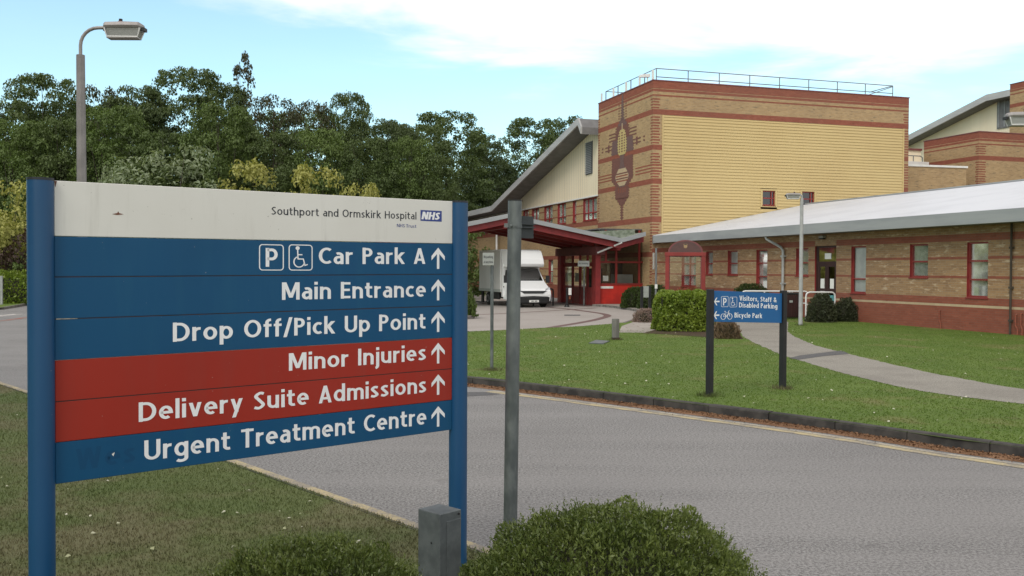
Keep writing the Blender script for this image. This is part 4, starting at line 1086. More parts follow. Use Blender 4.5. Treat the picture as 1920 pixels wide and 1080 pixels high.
# ------------------------------------------------------------------ entrance canopy: folded roof on red beams
can = thing('entrance_canopy', 'folded grey edged canopy on red beams over the entrance drive', 'canopy', C0, ANG)
yc = -.25
cp = [ONF(1211, 434.6, yc), ONF(1166, 446.7, yc), ONF(953, 400.4, yc), ONF(868, 418, yc)]
sl = (cp[3][1] - cp[2][1]) / (cp[3][0] - cp[2][0])
cp.append((cp[3][0] - 3.2, cp[3][1] - 3.2 * sl))
DEP = 7.0
mb = MB(); ft = .22
poly = cp + [(x, z - ft) for x, z in cp[::-1]]
mb.prism(poly, lambda u, v, a: (u, a, v), yc, yc + .08, 'grey_fascia'); mb.build('fascia', can)
mb = MB(); poly = [(x, z - .03) for x, z in cp] + [(x, z - .10) for x, z in cp[::-1]]
mb.prism(poly, lambda u, v, a: (u, a, v), yc + .09, DEP, 'mossy_metal'); mb.build('roof_sheet', can)
def beam(y0, y1, d0, d1, mat, pts=None):
    m = MB(); pts = pts or cp
    m.prism([(x, z - d0) for x, z in pts] + [(x, z - d1) for x, z in pts[::-1]], lambda u, v, a: (u, a, v), y0, y1, mat); return m.build('beam', can)
for y in (.0, 1.75, 3.5, 5.25, 6.8):
    p = cp if y < 1 else cp[1:]
    p = [(x, z) for x, z in p]
    beam(y, y + .14, .11, .52, 'dark_red_frame', p)
mb = MB(); ax, az = cp[2]; vx, vz = cp[1]
mb.box(vx - .12, vx + .12, .15, DEP, vz - .62, vz - .25, 'dark_red_frame'); mb.build('valley_beam', can)
mb = MB(); mb.box(ax - .12, ax + .12, .15, DEP, az - .72, az - .3, 'dark_red_frame'); mb.build('ridge_beam', can)
for k, (x, y) in enumerate(((cp[4][0] + .5, .3), (cp[4][0] + .5, 6.6))):
    zt2 = cp[4][1] + .1
    m = MB(); m.box(x - .13, x + .13, y - .13, y + .13, 0, zt2 - .4, 'dark_red_frame'); m.build('column', can, bevel=.01)
# upstand with moss along the valley, and strut plus downpipe
mb = MB(); a = ONF(1120, 423, 1.0); b = ONF(1206, 431, 1.0)
mb.face([(cp[1][0] - 1.3, 1.0, cp[1][1] + .1), (cp[0][0] - .05, 1.0, cp[1][1] + .1), (cp[0][0] - .05, 1.0, b[1] + .02), (cp[1][0] - 1.3, 1.0, b[1] - .14)], 'mossy_metal'); mb.build('upstand', can)
p = ONF(1167, 451, yc - .03); q = ONF(1121, 474, .55)
m = MB(); m.tube([(p[0], yc + .02, p[1] - .1), (q[0], .60, q[1])], .05, 'white_paint', 8); m.build('strut_pipe', can)
q0 = W2L(G(1121.5, 573, 0)); m = MB(); m.tube([(q0.x, q0.y - .05, .02), (q0.x, q0.y - .05, 2.95)], .05, 'white_paint', 8); m.build('downpipe', can)

# ------------------------------------------------------------------ blocks seen over the wing roof
def block(name, label, corner, wL, wF, top, group='hospital blocks', ops=(), both=True):
    t = thing(name, label, 'building', (corner[0], corner[1], 0), ANG, group); m = MB()
    wall(m, L0, 0, wL, 0, top, [], 'tan_brick'); wall(m, F0, 0, wF, 0, top, list(ops), 'tan_brick', .12, 'dark_red_frame')
    m.face([(0, wL, 0), (wF, wL, 0), (wF, wL, top), (0, wL, top)], 'tan_brick'); m.face([(wF, 0, 0), (wF, wL, 0), (wF, wL, top), (wF, 0, top)], 'tan_brick')
    m.face([(0, 0, top - .3), (wF, 0, top - .3), (wF, wL, top - .3), (0, wL, top - .3)], 'dark_roof')
    tower_bands(m, L0, 0, wL, top); tower_bands(m, F0, 0, wF, top)
    for z in (top - 4.6,): band(m, L0, 0, wL, z, z + .28, 'red_brick'); band(m, F0, 0, wF, z, z + .28, 'red_brick', ops)
    for z0, z1 in ((top - 4.2, top - 1.85), (top - 1.4, top - .85)): quoin(m, L0, .005, .22, z0, z1); quoin(m, F0, .005, .5, z0, z1)
    m.box(-.03, wF + .03, -.03, wL + .03, top - .001, top + .05, 'maroon_panel'); m.build('brickwork', t, fix=False); return t
p = AT(1836, 247, 60); bt = p.z
wo = [(2.55, 4.6, 0, 0)]
blk = thing
xw = (AT(1897, 330, 61).x - p.x) * 1.03
b1 = block('brick_block', 'squat tan brick block with striped corner seen over the wing roof', p, 4.9, 14, bt, ops=[(xw, xw + 2.2, bt - 4.55, bt - 3.2)])
wn = window(b1, F0, (xw, xw + 2.2, bt - 4.55, bt - 3.2), .1, 'dark_red_frame', (.55,), (), .08, 'dark_glass', None)
# the tallest block stands behind, cut by the right edge of the picture
p = AT(1894, 159, 72); hp = W2L(p)
q = L2W(hp.x, hp.y - 14)
block('brick_block', 'tallest brick block at the right edge behind the other roofs', q, 14, 14, p.z)
# gable with cream boarding over there
g2_ = thing('gabled_building', 'cream boarded gable with grey roof edge behind the squat brick block', 'building', C0, ANG, 'hospital blocks')
pk = W2L(AT(1850, 178, 78)); xg2 = pk.x
rk2 = [ONL(1895, 180, xg2), ONL(1849, 178, xg2), ONL(1702, 254, xg2)]
rk2.append((rk2[2][0] + 12, rk2[2][1] - 12 * (rk2[1][1] - rk2[2][1]) / (rk2[2][0] - rk2[1][0])))
rk2 = [(rk2[0][0], rk2[1][1] - .02)] + rk2[1:]
m = MB(); m.prism(rk2 + [(y, z - .5) for y, z in rk2[::-1]], lambda u, v, a: (a, u, v), xg2 + .12, xg2 + 16, 'grey_soffit'); r2 = m.build('roof', g2_)
m = MB(); m.prism([(y, z + .03) for y, z in rk2] + [(y, z - .48) for y, z in rk2[::-1]], lambda u, v, a: (a, u, v), xg2, xg2 + .115, 'pale_fascia'); m.build('fascia', r2)
m = MB(); PG = PL_(xg2 + 1.2)
m.face([PG(rk2[0][0] - 2, 0, 0), PG(rk2[3][0], 0, 0), PG(rk2[3][0], rk2[3][1] - .5, 0), PG(rk2[1][0], rk2[1][1] - .5, 0), PG(rk2[0][0] - 2, rk2[1][1] - .5, 0)], 'cream_cladding')
for px in (1735, 1772, 1800, 1823, 1846):
    y = ONL(px, 240, xg2 + 1.2)[0]
    if rk2[0][0] < y < rk2[3][0]: hx(m, PG, y - .03, y + .03, 3, (rk2[1][1] + (rk2[2][1] - rk2[1][1]) * max(0, y - rk2[1][0]) / (rk2[2][0] - rk2[1][0])) - .6, -.02, .01, 'cream_cladding')
m.build('cream_cladding', g2_, fix=False)
lo = [ONL(1871, 189, xg2 + 1.2), ONL(1894, 238, xg2 + 1.2)]
m = MB(); hx(m, PG, lo[1][0] - 1.5, lo[0][0], lo[1][1], lo[0][1] + .2, -.08, -.02, 'grey_soffit')
for i in range(5): hx(m, PG, lo[0][0] - .25 - i * .62, lo[0][0] - .15 - i * .62, lo[1][1] + .1, lo[0][1], -.13, -.08, 'grey_fascia')
m.build('louvre', g2_)
# low brick parapet and plant room between
pa = AT(1699, 311.5, 58.5); pb_ = AT(1812, 304, 59.5)
pw = thing('brick_parapet', 'low tan brick parapet wall with pale coping behind the wing roof', 'wall', (pa.x, pa.y, 0), math.atan2(pb_.y - pa.y, pb_.x - pa.x))
ln = math.hypot(pb_.x - pa.x, pb_.y - pa.y)
m = MB(); m.box(0, ln, 0, .3, 0, pa.z, 'tan_brick'); m.build('wall', pw)
m = MB(); m.hexa([(-.02, -.004, 3.0), (ln + .02, -.004, 3.0), (ln + .02, .31, 3.0), (-.02, .31, 3.0), (-.02, -.004, 6.25), (ln + .02, -.004, 6.25), (ln + .02, .31, 6.25), (-.02, .31, 6.25)], 'tan_brick') if False else None
m.box(0, ln, -.006, .1, pa.z - 3.0, pa.z - 2.6, 'red_brick'); m.build('red_course', pw)
m = MB(); m.box(-.05, ln + .08, -.06, .36, pa.z, pa.z + .12, 'paper_white'); m.build('coping', pw)
pr = AT(1702, 311, 63); pr2 = AT(1748, 304, 63)
pt = thing('plant_room', 'small white rooftop plant room between the tower and the squat block', 'plant room', (pr.x, pr.y, 0), ANG)
m = MB(); w_ = pr2.x - pr.x; m.box(-1, w_ * 1.05, 0, 3, 0, pr.z + .32, 'white_paint'); m.build('upstand', pt)
m = MB(); zt_ = AT(1720, 279, 63).z; m.box(.3, w_ * .95, .6, 3, pr.z + .32, zt_, 'cream_cladding'); m.box(-.6, w_ * .97, .5, 3.1, zt_, zt_ + .12, 'maroon_panel'); m.box(-1, .28, .6, 3, pr.z + .32, zt_, 'dark_red_frame'); m.build('hut', pt)
m = MB(); zr = AT(1720, 291, 63).z
rail(m, [(-.4, .15, pr.z), (-.4, .15, zr), (w_ * .7, .15, zr), (w_ * .8, .15, zr - .1), (w_ * .8, .15, pr.z)], .035); rail(m, [(w_ * .35, .15, pr.z), (w_ * .35, .15, zr)], .03); m.build('guard_rail', pt)

# ------------------------------------------------------------------ the big direction sign
SA = AT(101, 500, 4.51); SB = AT(846, 500, 6.0)
se = Vector((SB.x - SA.x, SB.y - SA.y, 0)); SW = se.length; sang = math.atan2(se.y, se.x); se.normalize(); sn = Vector((se.y, -se.x, 0))
def ONS(px, py, A=None, e=None, n=None, d=.012):
    A = A or Vector((SA.x, SA.y, 0)); e = e or se; n = n or sn
    r = ray(px, py); A2 = A + n * d; t = (A2 - CO).dot(n) / r.dot(n); p = CO + r * t - A2
    return p.dot(e), p.z
sign = thing('direction_sign', 'big blue and red hospital direction sign with white header on two round blue posts', 'sign', (SA.x, SA.y, 0), sang)
fs = lambda u, v, d: (u, -.0125 - d, v)
rows = [((101, 338), (845, 377)), ((104, 443), (846, 457)), ((104, 519.4), (846, 514.2)), ((104, 598.6), (846, 573.5)), ((105, 676), (846, 633)), ((105, 753.5), (846, 691.5)), ((107, 830), (847, 750)), ((107, 908), (847, 806))]
rv = [(ONS(*a)[1], ONS(*b)[1]) for a, b in rows]
def plank(name, i, mat):
    m = MB(); g = .0012; a0, a1 = rv[i]; b0, b1 = rv[i + 1]
    m.hexa([(.0, -.0125, b0 + g), (SW, -.0125, b1 + g), (SW, .0125, b1 + g), (.0, .0125, b0 + g), (.0, -.0125, a0 - g), (SW, -.0125, a1 - g), (SW, .0125, a1 - g), (.0, .0125, a0 - g)], mat)
    return m.build(name, sign, bevel=.0022, bseg=1)
hdr = plank('header_panel', 0, 'sign_white')
pk_ = [plank('direction_panel', i, 'sign_red' if i in (4, 5) else 'sign_blue') for i in range(1, 7)]
def signline(par, text, xl, yl, xr, yr, ctop, mat='sign_letter', w=.185, sp=.15, name='lettering', pr=.0006, **kw):
    u0, v0 = ONS(xl, yl); u1, v1 = ONS(xr, yr); cap = ONS(xl, ctop)[1] - v0
    m = MB(); textline(m, text, lambda u, v, d: fs(u, v, d + pr), u0, u1, v0, cap, mat, w, sp, v1=v1, **kw); return m.build(name, par, fix=False)
signline(hdr, 'Southport and Ormskirk Hospital', 509, 402.5, 780.5, 411.6, 387.3, 'sign_ink', .15, .135, space=.56)
signline(hdr, 'NHS Trust', 744, 425.8, 780.5, 427.4, 419.6, 'logo_blue', .15, .13)
u0, v0 = ONS(788.2, 414.0); u1, v1 = ONS(828, 415.8); vt = ONS(788.2, 393.6)[1]; vt1 = ONS(828, 395.6)[1]
m = MB(); m.face([fs(u0, v0, .0008), fs(u1, v1, .0008), fs(u1, vt1, .0008), fs(u0, vt, .0008)], 'logo_blue')
textline(m, 'NHS', lambda u, v, d: fs(u, v, d + .0014), u0 + .006, u1 - .020, v0 + .010, (vt - v0) * .70, 'sign_letter', .25, .06, shear=.22); m.build('logo', hdr, fix=False)
for i, (t, a, b, c, d, e) in enumerate((('Car Park A', 597.5, 495.3, 797.5, 494.8, 463.5), ('Main Entrance', 528.5, 562.3, 798, 556.6, 529.5), ('Drop Off/Pick Up Point', 324, 641, 797.5, 616.4, 605),
        ('Minor Injuries', 541.5, 695.3, 798.5, 675.2, 662.5), ('Delivery Suite Admissions', 260, 791.3, 799, 735.8, 754.6), ('Urgent Treatment Centre', 270.5, 864.2, 799, 795.6, 826))):
    signline(pk_[i], t, a, b, c, d, e, w=.178, sp=.115, space=.54)
    ay = ((504, 464.3), (563.4, 523.7), (623, 583.4), (682.3, 642.6), (741.4, 701.8), (801.4, 761.5))[i]
    u0, v0 = ONS(808.8, ay[0]); u1 = ONS(833.6, ay[0])[0]; v1 = ONS(821, ay[1])[1]; m = MB()
    for k, q in enumerate(uparrow()): m.face([fs(u0 + (u1 - u0) * x, v0 + (v1 - v0) * y, .0006 + k * .00012) for x, y in q], 'sign_letter')
    m.build('arrow', pk_[i], fix=False)
def pict(par, fnn, P0, P1, sts, mat, w, name='pictogram'):
    m = MB(); u0, v0 = P0; u1, v1 = P1; s = v1 - v0; sx = (u1 - u0)
    for cl, pts, ww in sts:
        letter(m, [([(u0 + x * sx, v0 + y * s) for x, y in q], 1) for q in ribbon(pts, ww, cl)], lambda u, v, d: fnn(u, v, d + .0006), mat)
    return m.build(name, par, fix=False)
def pstrokes():
    return [(True, rrect(), .045)] + [(False, [(.33, .13), (.33, .87)], .15)] + [(False, [(.33, .80), (.52, .80)] + arc(.52, .62, .17, .18, 90, -90, 10)[1:] + [(.33, .44)], .14)]
def wstrokes(): return [(True, rrect(), .045)] + [(c, [((x - .5) * .95 + .46, (y - .5) * .95 + .5) for x, y in p], .055 if i else .09) for i, (c, p) in enumerate(wheelchair())]
pict(pk_[0], fs, ONS(486.5, 506.2), (ONS(531, 506.5)[0], ONS(486.5, 458.5)[1]), pstrokes(), 'sign_letter', 1)
pict(pk_[0], fs, ONS(542, 506.3), (ONS(585, 506.5)[0], ONS(542, 459)[1]), wstrokes(), 'sign_letter', 1)
signline(pk_[5], 'Wes', 142, 882, 254, 866, 842, 'sign_blue_ghost', .195, .135, name='ghost_lettering', pr=.0004)
# rust stain, scuffs and dark seams
m = MB(); u, v = ONS(221, 401)
m.face([fs(u - .028, v - .002, .001), fs(u - .004, v - .006, .001), fs(u + .028, v - .001, .001), fs(u + .006, v + .004, .001), fs(u + .001, v + .013, .001), fs(u - .003, v + .004, .001)], 'rust')
m.build('rust_mark', hdr, fix=False)
m = MB(); u, v = ONS(104, 344); m.face([fs(.0, v + .012, .001), fs(.012, v + .012, .001), fs(.005, v - .02, .001)], 'rust'); m.build('rust_mark', hdr, fix=False)
m = MB()
for a, b, i in ((105, 145, 3),):
    u0, v0 = ONS(a, 598); u1, v1 = ONS(b, 597); m.face([fs(u0, v0 - .003, .0008), fs(u1, v1 - .002, .0008), fs(u1, v1 + .001, .0008), fs(u0, v0 + .002, .0008)], 'cream_line_paint')
m.build('scuff', pk_[2], fix=False)
m = MB(); u, v = ONS(212.5, 851); m.face([fs(u - .008, v, .0008), fs(u, v - .012, .0008), fs(u + .007, v + .008, .0008)], 'paper_white'); m.build('scuff', pk_[5], fix=False)
m = MB()
for i in range(2, 7):
    if i == 4 or i == 6: continue
    m.hexa([(.0, -.0118, rv[i][0] - .0022), (SW, -.0118, rv[i][1] - .0022), (SW, .01, rv[i][1] - .0022), (.0, .01, rv[i][0] - .0022), (.0, -.0118, rv[i][0] + .0022), (SW, -.0118, rv[i][1] + .0022), (SW, .01, rv[i][1] + .0022), (.0, .01, rv[i][0] + .0022)], 'seam_dark')
m.build('joint_strip', sign, fix=False)
for s_, u, top in ((0, -.058, rv[0][0] + .008), (1, SW + .058, rv[0][1] + .004)):
    m = MB(); m.tube([(u, 0, -.05), (u, 0, top - .012)], .0585, 'post_blue', 36); po = m.build('post', sign, smooth=True)
    m = MB(); m.tube([(u, 0, top - .012), (u, 0, top)], .0595, 'sign_ink', 36); m.build('post_cap', po, smooth=True)

# ------------------------------------------------------------------ grey pole with the back of a small plate
gp = AT(961, 700, 5.5)
pole = thing('sign_pole', 'grey galvanised pole with back of a small plate clamped near its top', 'pole', (gp.x, gp.y, .05))
zt = AT(965, 377, 5.5).z - .05; xt = AT(965.5, 377, 5.5).x - gp.x; xb = AT(955.5, 1080, 5.5).x - gp.x; zb = AT(957, 1080, 5.5).z - .05
kx = (xt - xb) / (zt - zb)
def px_(z): return xb + kx * (z - zb)
m = MB(); m.tube([(px_(-.1), 0, -.1), (px_(zt), 0, zt)], .0405, 'galvanised', 32); m.build('pole', pole, smooth=True)
m = MB(); m.tube([(px_(zt), 0, zt), (px_(zt), 0, zt + .006)], .042, 'black_plastic', 32); m.build('cap', pole, smooth=True)
zc_ = AT(965, 423, 5.5).z - .05
m = MB(); m.tube([(px_(zc_), 0, zc_ - .014), (px_(zc_), 0, zc_ + .014)], .0440, 'galvanised', 32); m.box(px_(zc_) - .06, px_(zc_) - .035, -.03, -.01, zc_ - .012, zc_ + .012, 'galvanised')
m.tube([(px_(zc_) - .02, -.052, zc_), (px_(zc_) - .02, -.036, zc_)], .007, 'galvanised', 8); m.tube([(px_(zc_) + .005, -.052, zc_), (px_(zc_) + .005, -.036, zc_)], .007, 'galvanised', 8); m.build('clamp', pole, smooth=True)
m = MB(); z0, z1 = AT(990, 446, 5.5).z - .05, AT(990, 404, 5.5).z - .05; x0 = px_(zc_) + .03
c_, s_ = math.cos(R(40)), math.sin(R(40))
def pq(a, b, z): return (x0 + a * c_ - b * s_ + .002, .035 + a * s_ + b * c_, z)
m.hexa([pq(-.04, 0, z0), pq(.105, 0, z0), pq(.105, .004, z0), pq(-.04, .004, z0), pq(-.04, 0, z1), pq(.105, 0, z1), pq(.105, .004, z1), pq(-.04, .004, z1)], 'sign_back_grey')
m.build('plate', pole)
m = MB()
for z in (zc_ - .012, zc_ + .008): m.hexa([pq(-.04, -.022, z), pq(.10, -.022, z), pq(.10, 0, z), pq(-.04, 0, z), pq(-.04, -.022, z + .006), pq(.10, -.022, z + .006), pq(.10, 0, z + .006), pq(-.04, 0, z + .006)], 'sign_back_grey')
m.build('channel', pole)

# ------------------------------------------------------------------ galvanised service pillar by the sign
sp_ = AT(822, 960, 4.85)
pil = thing('service_pillar', 'squat galvanised steel service pillar beside the sign post', 'utility box', (sp_.x, sp_.y + .085, .05), R(47))
zt = AT(822, 962, 4.85).z - .05
m = MB(); m.box(-.075, .075, -.085, .085, -.05, zt, 'box_galvanised'); m.build('body', pil, bevel=.004)
m = MB(); m.box(-.03, .071, -.0885, -.085, .02, zt - .045, 'box_galvanised'); m.build('door', pil, bevel=.0015)
m = MB(); m.tube([(.055, -.0905, zt - .02), (.055, -.084, zt - .02)], .006, 'black_metal', 8); m.tube([(-.0765, -.02, zt - .16), (-.072, -.02, zt - .16)], .006, 'black_metal', 8); m.build('lock', pil)

# ------------------------------------------------------------------ visitor sign on black posts
VA = AT(1336, 575, 13.6); VB = AT(1464.8, 577, 14.4)
ve = Vector((VB.x - VA.x, VB.y - VA.y, 0)); VW = ve.length; vang = math.atan2(ve.y, ve.x); ve.normalize(); vn = Vector((ve.y, -ve.x, 0))
VA0 = Vector((VA.x, VA.y, 0))
def ONV(px, py): return ONS(px, py, VA0, ve, vn, .012)
vs = thing('visitor_sign', 'small blue parking sign with bicycle symbol on two black square posts', 'sign', (VA.x, VA.y, 0), vang)
fv = lambda u, v, d: (u, -.013 - d, v)
c4 = [ONV(1336, 603.3), ONV(1464.8, 605.6), ONV(1465.5, 550.3), ONV(1336.3, 544.8)]
m = MB(); m.hexa([(0, -.013, c4[0][1]), (VW, -.013, c4[1][1]), (VW, .013, c4[1][1]), (0, .013, c4[0][1]), (0, -.013, c4[3][1]), (VW, -.013, c4[2][1]), (VW, .013, c4[2][1]), (0, .013, c4[3][1])], 'visitor_blue')
vp = m.build('panel', vs, bevel=.002, bseg=1)
for t, a, b, c, d, e in (('Visitors, Staff &', 1386.2, 563.6, 1455.5, 566.8, 554.2), ('Disabled Parking', 1385.5, 576.3, 1457.3, 578.8, 566.9), ('Bicycle Park', 1377, 595.4, 1428.9, 596.6, 586)):
    u0, v0 = ONV(a, b); u1, v1 = ONV(c, d); m = MB()
    textline(m, t, lambda u, v, d: fv(u, v, d + .001), u0, u1, v0, ONV(a, e)[1] - v0, 'sign_letter', .19, .12, v1=v1, space=.50); m.build('lettering', vp, fix=False)
pict(vp, fv, ONV(1352.2, 575.3), (ONV(1365.2, 575.3)[0], ONV(1352.2, 556)[1]), pstrokes(), 'sign_letter', 1)
pict(vp, fv, ONV(1368.2, 575.8), (ONV(1381.5, 575.8)[0], ONV(1368.2, 557)[1]), wstrokes(), 'sign_letter', 1)
bike = [(True, arc(.22, .32, .20, .31, 0, 360, 16)[:-1], .05), (True, arc(.78, .32, .20, .31, 0, 360, 16)[:-1], .05), (False, [(.22, .32), (.38, .80), (.50, .30), (.22, .32)], .045), (False, [(.36, .72), (.68, .74), (.50, .30)], .045), (False, [(.78, .32), (.66, .90), (.76, .96)], .045), (False, [(.30, .88), (.44, .88)], .07)]
pict(vp, fv, ONV(1351, 599.5), (ONV(1373, 599.5)[0], ONV(1351, 582)[1]), bike, 'sign_letter', 1)
for a, b, c, d in ((1338.6, 565.4, 1349, 6.0), (1338, 591.2, 1348.6, 6.0)):
    u0, v0 = ONV(a, b); u1 = ONV(c, b)[0]; hh = (u1 - u0) * .5; m = MB()
    for k, q in enumerate(uparrow()): m.face([fv(u1 - (u1 - u0) * y, v0 + (x - .5) * 2 * hh, .001 + k * .0002) for x, y in q], 'sign_letter')
    m.build('arrow', vp, fix=False)
for u, tp in ((-.047, c4[3][1] + .02), (VW + .047, c4[2][1] + .045)):
    m = MB(); m.box(u - .041, u + .041, -.041, .041, .05, tp, 'black_metal'); m.build('post', vs, bevel=.006)

# ------------------------------------------------------------------ street lamps
def lantern(root, x0, z, d=1, L=.48):
    X = lambda x: x0 + d * x
    m = MB()
    prof = [(-.075, .0), (.075, .0), (.095, .03), (.07, .075), (-.07, .075), (-.095, .03)]
    m.loft([[(X(x), y * s, z + zz2 * s2) for y, zz2 in prof] for x, s, s2 in ((0, .55, .85), (.03, .95, 1), (L * .55, 1.0, 1.08), (L * .92, .98, 1), (L, .6, .7))], 'lantern_metal')
    h = m.build('lantern', root, bevel=.006)
    m = MB(); m.loft([[(X(x), y, z + q) for y, q in ((-.07, 0), (.07, 0), (w2, dz), (-w2, dz))] for x, w2, dz in ((.03, .05, -.03), (.06, .055, -.10), (L - .05, .055, -.105), (L - .02, .05, -.03))], 'lantern_bowl'); m.build('bowl', h)
    m = MB()
    for y in (-.078, .078):
        m.tube([(X(.025), y, z), (X(.055), y * .8, z - .105), (X(L - .05), y * .8, z - .108), (X(L - .015), y, z)], .010, 'white_paint', 6)
    m.box(min(X(.05), X(L - .05)), max(X(.05), X(L - .05)), -.068, .068, z - .122, z - .106, 'lantern_metal'); m.build('rim', h)
    m = MB()
    for x in (.0, L - .005): m.box(min(X(x), X(x) + d * .035), max(X(x), X(x) + d * .035), -.05, .05, z - .03, z + .012, 'black_plastic')
    m.build('clip', h)
    m = MB(); m.tube([(X(.2), 0, z + .07), (X(.2), 0, z + .095)], .034, 'maroon_panel', 10); m.tube([(X(.2), 0, z + .095), (X(.2), 0, z + .125)], .022, 'black_plastic', 10); m.build('photocell', h, smooth=True)
def street_lamp(label, loc, hc, reach, zh, d, col, r0, r1, n=8, group='street lamps', arm=.021, dx=0):
    t = thing('street_lamp', label, 'street lamp', loc, 0, group)
    m = MB(); m.tube([(0, 0, -.1), (0, 0, .0), (dx, 0, hc)], r0, col, n, r1); m.build('column', t, smooth=n > 8)
    m = MB(); rr = min(.22, reach * .8, zh - hc - .02)
    pts = [(dx, 0, hc - .02), (dx, 0, zh - rr)] + [(dx + d * (rr - rr * math.cos(R(a))), 0, zh - rr + rr * math.sin(R(a))) for a in (15, 30, 45, 60, 75, 90)] + [(dx + d * (reach + .04), 0, zh + .002)]
    m.tube(pts, arm, 'lantern_metal' if col == 'concrete_column' else col, 10); m.build('bracket', t, smooth=True)
    lantern(t, dx + d * reach, zh - .015, d); return t
lp1 = AT(155, 340, 11.8)
zb = .055; ht = AT(151, 97, 11.8).z - zb; hz = AT(170, 46, 11.8).z - zb
street_lamp('tall grey lamp post with tapering column and swan neck, rising behind the big sign', (lp1.x, lp1.y, zb - .04), ht, .30, hz, 1, 'concrete_column', .086, .05, 8, dx=AT(151, 97, 11.8).x - lp1.x)
lp2 = G(1501, 610, .1)
street_lamp('slim pale lamp post standing on the lawn in front of the brick wing', (lp2.x, lp2.y, .1), AT(1501, 372, lp2.y).z - .1, .05, AT(1501, 366, lp2.y).z - .1, -1, 'pale_column', .085, .055, 16, arm=.03)
xh = AT(1878, 220, 14).x; zh3 = AT(1890, 219, 14).z
street_lamp('lamp head on a bracket poking in at the right edge of the sky', (xh + .95, 14, .1), zh3 - .4, .40, zh3 - .1, -1, 'pale_column', .085, .055, 16, arm=.03)

# ------------------------------------------------------------------ small signs and posts
def small_sign(name, label, base, pole_r, top, plates, mat='galvanised', rz=0):
    t = thing(name, label, 'sign', base, rz); m = MB(); m.tube([(0, 0, -.05), (0, 0, top)], pole_r, mat, 14); m.build('pole', t, smooth=True)
    for (x0, x1, z0, z1, mt, texts) in plates:
        m = MB(); m.box(x0, x1, -pole_r - .012, -pole_r - .004, z0, z1, mt); pl = m.build('plate', t, bevel=.003)
        m = MB(); fn = lambda u, v, d: (u, -pole_r - .0135 - d, v); any_ = False
        for (tx, a, b, v, cap, mt2) in texts: textline(m, tx, fn, a, b, v, cap, mt2, .17, .12, space=.36); any_ = True
        if any_: m.build('lettering', pl, fix=False)
    return t
b = G(922, 694, .1); ppm = 1775 / b.y
zt = AT(922, 474, b.y).z - .1
small_sign('parking_sign', 'small grey two line notice on a slim lawn post, before the white van', b, .030, zt, [(-.17, .035, zt - .225, zt, 'cabinet_grey', [('No parking', -.150, .015, zt - .095, .045, 'sign_ink'), ('at any time', -.150, .015, zt - .185, .042, 'sign_ink')])])
b = AT(1095, 572, 50.0); b.z = 0.0
zt = AT(1095, 489, 50).z
small_sign('entrance_notice', 'thin post with small grey notice in front of the red entrance doors', b, .035, zt, [(-.34, .27, zt - .30, zt, 'cabinet_grey', [('No Smoking', -.28, .20, zt - .19, .10, 'sign_ink')])])
b = G(1203, 602, .1); rr_ = thing('information_board', 'little grey notice board on two black posts beside the pink heather', 'sign', b, .25)
m = MB(); m.box(-.04, .04, -.04, .04, -.1, 1.24, 'black_metal'); m.build('post', rr_); m = MB(); m.box(.26, .34, -.04, .04, -.1, 1.24, 'black_metal'); m.build('post', rr_)
m = MB(); m.box(.04, .26, -.015, .015, 1.03, 1.24, 'cabinet_grey'); m.build('panel', rr_); m = MB(); m.box(.04, .26, -.015, .015, .84, 1.025, 'cabinet_grey'); m.build('panel', rr_)
b = AT(1229.5, 585, 36.5); b.z = .1
pz = thing('sign_post', 'tall thin grey post with a white plate turned side on, behind the heather', 'sign', b, 0)
H_ = AT(1229, 465, 36.5).z - .1
m = MB(); m.tube([(0, 0, -.1), (0, 0, H_)], .038, 'grey_paint', 12); m.build('pole', pz, smooth=True)
z0, z1 = AT(1224, 505, 36.5).z - .1, AT(1224, 474, 36.5).z - .1
m = MB(); m.hexa([(-.15, -.16, z0), (-.04, .16, z0), (-.035, .16, z0), (-.145, -.16, z0), (-.15, -.16, z1), (-.04, .16, z1), (-.035, .16, z1), (-.145, -.16, z1)], 'paper_white'); m.build('plate', pz)
m = MB(); m.box(-.05, .05, -.05, -.04, AT(1229, 541, 36.5).z - .1, AT(1229, 533, 36.5).z - .1, 'paper_white'); m.build('label', pz)
b = G(1154, 637, .1); tp = thing('timber_bollard', 'weathered grey square timber bollard on the lawn beside the hatch', 'bollard', b, .1)
hB = AT(1154, 597.5, b.y).z - .1
m = MB(); m.box(-.083, .083, -.083, .083, -.05, hB, 'timber_grey'); m.build('post', tp, bevel=.012); m = MB(); m.box(-.088, .088, -.088, .088, -.05, .06, 'seam_dark'); m.build('base', tp)
hc = [G(1104, 644.3, .1), G(1131, 645.5, .1), G(1143, 640.6, .1), G(1118, 638.6, .1)]
hb = thing('access_hatch', 'pale square service hatch set in the lawn', 'hatch', hc[0]); m = MB()
m.hexa([tuple(p - hc[0] + Vector((0, 0, -.03))) for p in hc] + [tuple(p - hc[0] + Vector((0, 0, .022))) for p in hc], 'box_galvanised'); m.build('cover', hb)
b = G(1063, 575.5, 0); bl = thing('black_bollard', 'slim black bollard with white notice in front of the entrance doors', 'bollard', b)
m = MB(); m.tube([(0, 0, 0), (0, 0, .06), (0, 0, .061), (0, 0, .95)], .085, 'black_metal', 14, .06); m.tube([(0, 0, 0), (0, 0, .10)], .15, 'black_metal', 14, .10); m.tube([(0, 0, .95), (0, 0, 1.0)], .075, 'black_metal', 14, .04); m.build('post', bl, smooth=True)
m = MB(); m.box(.07, .22, -.09, -.08, .62, .98, 'paper_white'); m.build('notice', bl); m = MB(); m.box(.10, .18, -.095, -.088, .40, .56, 'red_bloom'); m.build('tag', bl)
b = G(1037, 573.5, 0); hp_ = thing('hoop_barrier', 'black hoop barrier standing between the van and the entrance doors', 'barrier', b, .3)
